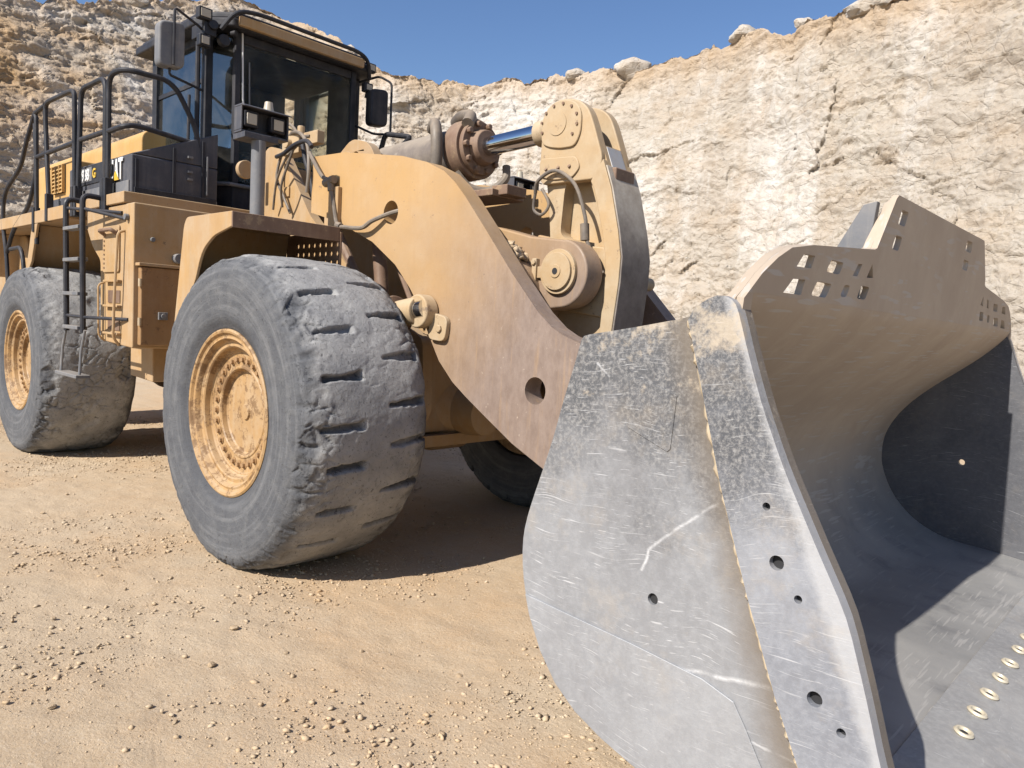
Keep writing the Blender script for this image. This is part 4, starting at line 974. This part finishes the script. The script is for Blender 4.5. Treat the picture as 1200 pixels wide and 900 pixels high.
for k in range(9):
    if proto is None:
        proto = b = MB().lathe([(.017, 0), (.032, 0), (.036, .006), (.031, .013), (.024, .013), (.018, .005), (.017, 0)], (0, 0, 0), 28).build('bolt_hole', RING, bucket)
        hole_me = MB().lathe([(0, .001), (.0168, .001), (.0168, .004), (0, .004)], (0, 0, 0), 20).build('hole_centre', HOLE, b)
    else:
        b = proto.copy(); COL.objects.link(b); b.parent = bucket
        q = hole_me.copy(); COL.objects.link(q); q.parent = b
    b.rotation_euler = (PI / 2 , 0, 0); b.rotation_euler = (rad(90), 0, 0)
    b.matrix_basis = Matrix.Translation((3.78, -.846 + .204 * k, floor_z(3.78) + .009)) @ Matrix.Rotation(rad(12), 4, 'Y') @ Matrix.Rotation(rad(90), 4, 'X') @ Matrix.Rotation(k * 1.3, 4, 'Y') @ Matrix.Diagonal(((.92, .84, 1.0, .8)[k % 4], 1, (.95, 1.0, .86, .97)[k % 4], 1))
# box section and hinge plates behind the wrapper
bx = MB().xz([(2.80, 1.50), (2.72, 1.26), (2.70, 1.16), (2.74, 1.17), (2.90, 1.31), (3.22, 1.565), (3.18, 1.585)], -1.809, 1.809)
bx.build('torque_box', BUCKET_SIDE, bucket, .006)
hp = MB()
for yv in (-.50, .50):
    for d in (-.14, .10): hp.xz(round2([(2.72, 1.24), (2.45, 1.12), (2.14, 1.0), (2.10, .82), (2.20, .72), (2.55, .54), (2.585, .72), (2.61, 1.0)], .04), yv + d - .02, yv + d + .02)
hp.build('hinge_plates', BUCKET_SIDE, bucket, .006)
# dirt heaped along the cross tube
hp = rng.random((700, 3))
def rock_soup(cent, size, seed, sub=0):
    """many small angular stones as one vertex/face array"""
    t = (1 + 5 ** .5) / 2
    V = np.array([(-1, t, 0), (1, t, 0), (-1, -t, 0), (1, -t, 0), (0, -1, t), (0, 1, t), (0, -1, -t), (0, 1, -t), (t, 0, -1), (t, 0, 1), (-t, 0, -1), (-t, 0, 1)]) / 1.9
    F = np.array([(0, 11, 5), (0, 5, 1), (0, 1, 7), (0, 7, 10), (0, 10, 11), (1, 5, 9), (5, 11, 4), (11, 10, 2), (10, 7, 6), (7, 1, 8), (3, 9, 4), (3, 4, 2), (3, 2, 6), (3, 6, 8), (3, 8, 9), (4, 9, 5), (2, 4, 11), (6, 2, 10), (8, 6, 7), (9, 8, 1)])
    r = np.random.default_rng(seed); n = len(cent)
    P = V[None] * (1 + r.uniform(-.5, .45, (n, 12, 1))) * r.uniform(.6, 1.3, (n, 1, 3)) * np.array([1, .85, .55])
    a = r.uniform(0, 2 * PI, n); ca, sa = np.cos(a)[:, None], np.sin(a)[:, None]
    X = P[..., 0] * ca - P[..., 1] * sa; Y = P[..., 0] * sa + P[..., 1] * ca
    P = np.stack([X, Y, P[..., 2]], -1) * np.asarray(size)[:, None, None] + np.asarray(cent)[:, None]
    return P.reshape(-1, 3), (F[None] + 12 * np.arange(n)[:, None, None]).reshape(-1, 3)
n = 900
cx = rng.uniform(.80, 1.15, n); cy = rng.uniform(-.55, .55, n); cz = 1.74 + np.sqrt(np.maximum(.23 ** 2 - (cx - 1.02) ** 2, 0)) + .05 * rng.random(n) * (1 + np.sin(cy * 9))
v, f = rock_soup(np.stack([cx, cy, cz], -1), rng.uniform(.012, .045, n), 4)
o = npmesh('spilled_dirt', v, f, GRAVEL, L, False); o['kind'] = 'stuff'

# ------------------------------------------------------------------ ground
def axis_lines(lo, hi, d0, far, grow=1.18):
    c = list(np.arange(lo, hi + d0 * .5, d0)); d = d0
    a, b = c[0], c[-1]; left, right = [], []
    while a > -far: d *= grow; a -= d; left.append(a)
    d = d0
    while b < far: d *= grow; b += d; right.append(b)
    return np.array(left[::-1] + c + right)
gx = axis_lines(-7.0, 3.6, .028, 400); gy = axis_lines(-4.2, 3.0, .028, 400)
X, Y = np.meshgrid(gx, gy, indexing='ij'); p = np.stack([X, Y, 0 * X], -1).reshape(-1, 3)
near = np.clip(1.3 - np.maximum(np.maximum(-8 - p[:, 0], p[:, 0] - 5), np.maximum(-5 - p[:, 1], p[:, 1] - 5)) / 10, 0, 1)
z = .012 * fbm(p * .9, 3, 60) + near * (.006 * fbm(p * 6, 3, 61) + .005 * fbm(p * 17, 2, 62))
def under(cx, cy): return np.exp(-(((p[:, 0] - cx) / .5) ** 2 + ((p[:, 1] - cy) / .6) ** 2) ** 2)
for cx_, cy_ in ((0, -1.305), (0, 1.305), (-4.55, -1.305), (-4.55, 1.305)): z = z * (1 - under(cx_, cy_))
p[:, 2] = z - .004
ground = npmesh('ground', p, grid_faces(len(gx), len(gy)), GROUND); ground['kind'] = 'structure'
gp = p
# loose gravel
n = 130000
px = rng.uniform(-7, 3.5, n); py = rng.uniform(-4.0, 4, n)
cl = fbm(np.stack([px, py, 0 * px], -1) * 1.3, 3, 77)
keep = rng.random(n) < np.clip(.38 + 2.0 * cl, .05, 1); px, py, cl = px[keep], py[keep], cl[keep]
size = .0026 * np.exp(rng.exponential(.40 + .14 * np.clip(cl * 3, -1, 1), len(px))); size = np.minimum(size, .015)
v, f = rock_soup(np.stack([px, py, size * .16 + .012 * fbm(np.stack([px, py, 0 * px], -1) * .9, 3, 60) - .002], -1), size, 8)
gravel = npmesh('gravel', v, f, GRAVEL, None, False); gravel['kind'] = 'stuff'
gravel['label'] = 'small pale gravel scattered over the dusty quarry floor'

# ------------------------------------------------------------------ cliff
CX, CY = 4.292, -3.79
DK = np.array([[55, 12.5], [60, 13], [88, 14], [100, 15.5], [110, 18], [124, 23], [137, 27], [150, 27], [167, 25], [185, 24]])
HK = np.array([(55, 8.6), (85, 8.8), (100.9, 9.05), (107.4, 9.4), (109.0, 9.52), (111.1, 9.7), (114.3, 9.82), (117.7, 10.06), (120.0, 10.08), (123.6, 10.15), (126.7, 10.33), (129.2, 10.39), (134.3, 10.66), (139.3, 10.61), (143.1, 10.81), (145.0, 11.26), (146.9, 11.8), (148.7, 12.19), (151.0, 12.26), (152.7, 12.46), (153.9, 12.6), (158.2, 11.99), (161.7, 11.23), (163.2, 10.92), (165.0, 10.75), (167.7, 10.38), (185, 10.2)])
nu = 1150; nv = 330; ntop = 60
azs = np.r_[np.linspace(55, 96, 130, endpoint=False), np.linspace(96, 172, 900, endpoint=False), np.linspace(172, 184, nu - 1030)]
D0 = np.interp(azs, DK[:, 0], DK[:, 1]); ker = np.ones(61) / 61
D0 = np.convolve(np.pad(D0, 30, 'edge'), ker, 'valid'); H = np.interp(azs, HK[:, 0], HK[:, 1])
H = H + .28 * fbm(np.stack([azs * .9, 0 * azs, 0 * azs], -1), 4, 91)
A = np.radians(azs)
tanH = (H - 1.54) / (D0 + .22 * H); leftH = np.clip((azs - 143) / 8, 0, 1)
for _ in range(60): H = 1.54 + tanH * (D0 + .22 * H + leftH * .55 * np.clip((H - 5.6) / 2.2, 0, 1) * (H - 5.6))
tv = np.linspace(0, 1, nv)
Zg = -0.4 + (H[:, None] + .4) * tv[None]
Dg = D0[:, None] + .22 * np.maximum(Zg, 0)
# a talus of looser brown debris lies over the upper left part
left = np.clip((azs - 143) / 8, 0, 1)[:, None]
tg = np.clip((Zg - 5.6) / 2.2, 0, 1)
Dg = Dg + left * tg * (Zg - 5.6) * .55
tt = (np.arange(1, ntop + 1) / ntop) ** 1.6
Zt = H[:, None] - .25 * tt[None] * 2; Dt = Dg[:, -1:] + tt[None] * 26
Z = np.c_[Zg, Zt]; D = np.c_[Dg, Dt]; nvv = nv + ntop
X = CX + D * np.cos(A)[:, None]; Y = CY + D * np.sin(A)[:, None]
p = np.stack([X, Y, Z], -1).reshape(-1, 3)
q = p * np.array([1, 1, 1.25])
big = fbm(q * .22, 3, 101); mid = fbm(q * .75, 4, 102, .55)
warp = np.stack([fbm(q * .6, 2, 110), fbm(q * .6, 2, 111), fbm(q * .6, 2, 112)], -1)
warp2 = warp * .45 + .12 * np.stack([fbm(q * 2.3, 2, 113), fbm(q * 2.3, 2, 114), fbm(q * 2.3, 2, 115)], -1)
fa, ea = facets((q + warp2) * np.array([.62, .62, 1.0]), 120, .42, .75)
fb_, eb = facets((q + warp2) * np.array([1.7, 1.7, 2.9]), 130, .16, .30)
fc, ec = facets((q + warp2 * .6) * np.array([4.6, 4.6, 6.5]), 140, .055, .10)
fd_, ed_ = facets((q + warp2 * .3) * np.array([9.5, 9.5, 13.0]), 145, .030, .05)
crk = np.clip(1 - ea / .045, 0, 1)
gouge = fbm(p * np.array([2.4, 2.4, .28]) + warp * .6, 4, 155, .6)            # vertical digging marks
ridge = fbm(q * np.array([1.6, 1.6, 2.6]), 5, 150, .62, True)
zone = np.clip(.45 + 1.6 * fbm(q * np.array([.33, .33, .25]), 3, 160), 0, 1)
leftv = np.repeat(left, nvv, 1).ravel()
flat_ = .72 + .28 * leftv
midv = np.repeat(np.clip(1 - np.abs(azs - 136) / 14, 0, 1), nvv)
rough_ = np.clip(.25 + .55 * zone + .30 * midv, 0, 1)
tiny = fc
small = fb_
blocks = fa
d = .50 * big + .20 * mid + blocks * (.14 + .24 * rough_) - .014 * crk * rough_ + small * (.2 + .55 * rough_) + tiny * (.55 + .8 * rough_) + fd_ * (.6 + .6 * rough_) + .07 * ridge * rough_ + .10 * gouge * (1 - leftv) * (1 - .6 * zone)
d = d * flat_
# horizontal bedding steps, strongest on the left
bed = p[:, 2] + .25 * mid + .3 * big
stp = np.abs(((bed / 1.25) % 1) - .5) * 2
d = d + (.08 + .15 * leftv) * np.clip((stp - .25) * 3, -1, 1) * .4
face = np.zeros((nu, nvv)); face[:, :nv] = 1; face = face.ravel()
taper = np.clip(p[:, 2] / .5, .3, 1)
dirx = np.repeat(np.cos(A), nvv); diry = np.repeat(np.sin(A), nvv)
p[:, 0] -= dirx * d * taper * face; p[:, 1] -= diry * d * taper * face
p[:, 2] += (.12 * mid + .2 * small + .2 * tiny) * np.where(face > 0, np.clip((p[:, 2] - 1) / 3, 0, 1), 1)
cliff = npmesh('cliff', p, grid_faces(nu, nvv), CLIFF); cliff['kind'] = 'structure'
tan = leftv * np.clip((p[:, 2] - 5.6) / 1.6, 0, 1) * np.clip(1 - (p[:, 2] - 10.6) / 1.0, .12, 1) * np.clip(.75 + .9 * fbm(q * .5, 3, 170), .1, 1)
tan = np.maximum(tan, .5 * np.clip((p[:, 2] - (np.repeat(H, nvv) - 1.1)) / .9, 0, 1))
at_ = cliff.data.attributes.new('tan', 'FLOAT', 'POINT'); at_.data.foreach_set('value', tan.astype(np.float32))

# fallen rubble along the foot of the wall
n = 3600
ra = rng.uniform(60, 182, n); rdist = np.interp(ra, azs, D0) - .35 - rng.exponential(.8, n)
rx = CX + rdist * np.cos(np.radians(ra)); ry = CY + rdist * np.sin(np.radians(ra))
rs = np.minimum(.035 * np.exp(rng.exponential(.55, n)), .32)
v, f = rock_soup(np.stack([rx, ry, rs * .3], -1), rs, 21)
rub = npmesh('rubble', v, f, CLIFF, None, False); rub['kind'] = 'stuff'; rub['label'] = 'broken limestone rubble lying along the foot of the quarry wall'
# ------------------------------------------------------------------ boulders on the rim and stones on the floor
def boulder_mesh(name, seed, sx, sy, sz, mat, sub=4, rough=.22):
    bm = bmesh.new(); bmesh.ops.create_icosphere(bm, subdivisions=sub, radius=1)
    vv = np.array([v.co for v in bm.verts])
    # flatten against random planes for an angular broken look
    r = np.random.default_rng(seed)
    for _ in range(9):
        nrm = r.normal(size=3); nrm /= np.linalg.norm(nrm); h = r.uniform(.62, .9)
        e = vv @ nrm - h; vv = vv - np.clip(e, 0, None)[:, None] * nrm * .92
    vv = vv * (1 + rough * fbm(vv * 1.7 + seed, 4, seed)[:, None]) * np.array([sx, sy, sz])
    for v, c in zip(bm.verts, vv): v.co = c
    me = bpy.data.meshes.new(name); bm.to_mesh(me); bm.free(); me.materials.append(mat); me.shade_smooth(); me.set_sharp_from_angle(angle=rad(32))
    return me
def rim_pos(az, back):
    i = np.argmin(np.abs(azs - az)); row = p.reshape(nu, nvv, 3)[i]
    return row[nv - 1] + np.array([math.cos(rad(az)), math.sin(rad(az)), 0]) * back
for (az, back, sx, sy, sz, dz, lab) in (
        (125.2, .3, .75, .5, .42, .16, 'large pale boulder on the cliff rim, right of the tilt lever top'),
        (129.5, .3, .42, .36, .26, .08, 'pale boulder on the cliff rim straight above the tilt lever'),
        (109.2, .5, .85, .5, .26, .12, 'long flat pale slab on the highest rim at the upper right'),
        (117.7, .3, .42, .36, .26, .10, 'tan boulder on the cliff rim between the large boulder and the flat slab'),
        (113.6, .2, .28, .22, .18, .05, 'small brown boulder on the rim just left of the flat slab'),
        (146.2, .3, .42, .36, .28, .10, 'tan boulder on the sloping rim right of the cab roof'),
        (160.4, .2, .55, .5, .30, .10, 'brown boulder on the rim left of the cab')):
    b = bpy.data.objects.new('boulder', boulder_mesh('boulder', int(az), sx, sy, sz, CLIFF)); COL.objects.link(b)
    c = rim_pos(az, back); b.location = (c[0], c[1], c[2] + dz); b.rotation_euler = (0, 0, rad(az) + PI / 2 + .2)
    b['label'] = lab; b['category'] = 'boulder'; b['group'] = 'boulders on the cliff rim'
smes = [boulder_mesh('stone', 300 + k, 1, .75, .5, GRAVEL, 2, .25) for k in range(5)]
SP = [(2.02, -1.60), (1.55, -1.78), (.95, -2.1), (1.25, -2.35), (.55, -1.95), (.1, -2.3), (-.3, -2.2), (-1.1, -2.1), (1.9, -2.3), (1.6, -2.65), (.75, -2.75), (1.9, -2.8), (1.2, -2.95), (.3, -2.7), (1.0, -1.55), (1.5, -1.35), (-.6, -2.65), (-1.8, -2.2), (2.2, -1.75), (2.3, -2.0), (1.75, -1.95), (.6, -2.45), (-2.3, -1.9), (1.35, -2.05), (2.1, -2.5)]
for k, (x, yv) in enumerate(SP):
    o = bpy.data.objects.new('stone', smes[k % 5]); COL.objects.link(o)
    s = (.014, .02, .012, .016, .022)[(k * 7) % 5] * (1.25 if k < 4 else .85)
    o.scale = (s, s, s); o.location = (x, yv, s * .18); o.rotation_euler = (.2 * math.sin(k), .2 * math.cos(k * 3), k * 1.7)
    o['label'] = 'pale loose stone lying on the dusty quarry floor in front of the wheels'; o['category'] = 'stone'; o['group'] = 'loose stones on the quarry floor'

# ------------------------------------------------------------------ light, sky, camera
W = bpy.data.worlds.new('World'); S.world = W; W.use_nodes = True
nt = W.node_tree; nt.nodes.clear()
sky = nt.nodes.new('ShaderNodeTexSky'); sky.sky_type = 'NISHITA'; sky.sun_disc = False
SUN = Vector((.03, 1.65, -1.39)).normalized()
sky.sun_elevation = math.asin(-SUN.z); sky.sun_rotation = math.atan2(-SUN.x, -SUN.y)
sky.altitude = 300; sky.air_density = 1.25; sky.dust_density = .4; sky.ozone_density = 3.4
bg = nt.nodes.new('ShaderNodeBackground'); bg.inputs[1].default_value = .082
wo = nt.nodes.new('ShaderNodeOutputWorld'); hs_ = nt.nodes.new('ShaderNodeHueSaturation'); hs_.inputs['Saturation'].default_value = 1.12; hs_.inputs['Hue'].default_value = .51; nt.links.new(sky.outputs[0], hs_.inputs['Color']); nt.links.new(hs_.outputs[0], bg.inputs[0]); nt.links.new(bg.outputs[0], wo.inputs[0])
sl_ = bpy.data.lights.new('sun', 'SUN'); sl_.energy = 5.0; sl_.angle = rad(.5); sl_.color = (1, .95, .87)
so = bpy.data.objects.new('sun', sl_); COL.objects.link(so); so.rotation_euler = SUN.to_track_quat('-Z', 'Y').to_euler(); so.location = (0, -20, 20)

yaw, pitch, roll = rad(133.07), rad(-4.48), rad(3.04)
dv_ = Vector((math.cos(yaw) * math.cos(pitch), math.sin(yaw) * math.cos(pitch), math.sin(pitch)))
r0 = Vector((math.sin(yaw), -math.cos(yaw), 0)); u0 = r0.cross(dv_)
r1 = r0 * math.cos(roll) + u0 * math.sin(roll); u1 = u0 * math.cos(roll) - r0 * math.sin(roll)
cam = bpy.data.cameras.new('camera'); co = bpy.data.objects.new('camera', cam); COL.objects.link(co)
M = Matrix.Identity(4)
for i in range(3): M[i][0], M[i][1], M[i][2], M[i][3] = r1[i], u1[i], -dv_[i], (4.292, -3.79, 1.542)[i]
co.matrix_world = M
cam.sensor_width = 36; cam.lens = 872.7 / 1200 * 36; cam.clip_start = .05; cam.clip_end = 2000
S.camera = co
S.view_settings.view_transform = 'Standard'; S.view_settings.look = 'None'; S.view_settings.gamma = 1; S.view_settings.exposure = .66
S.view_settings.use_curve_mapping = False
S.cycles.max_bounces = 8; S.cycles.diffuse_bounces = 2; S.cycles.transparent_max_bounces = 12
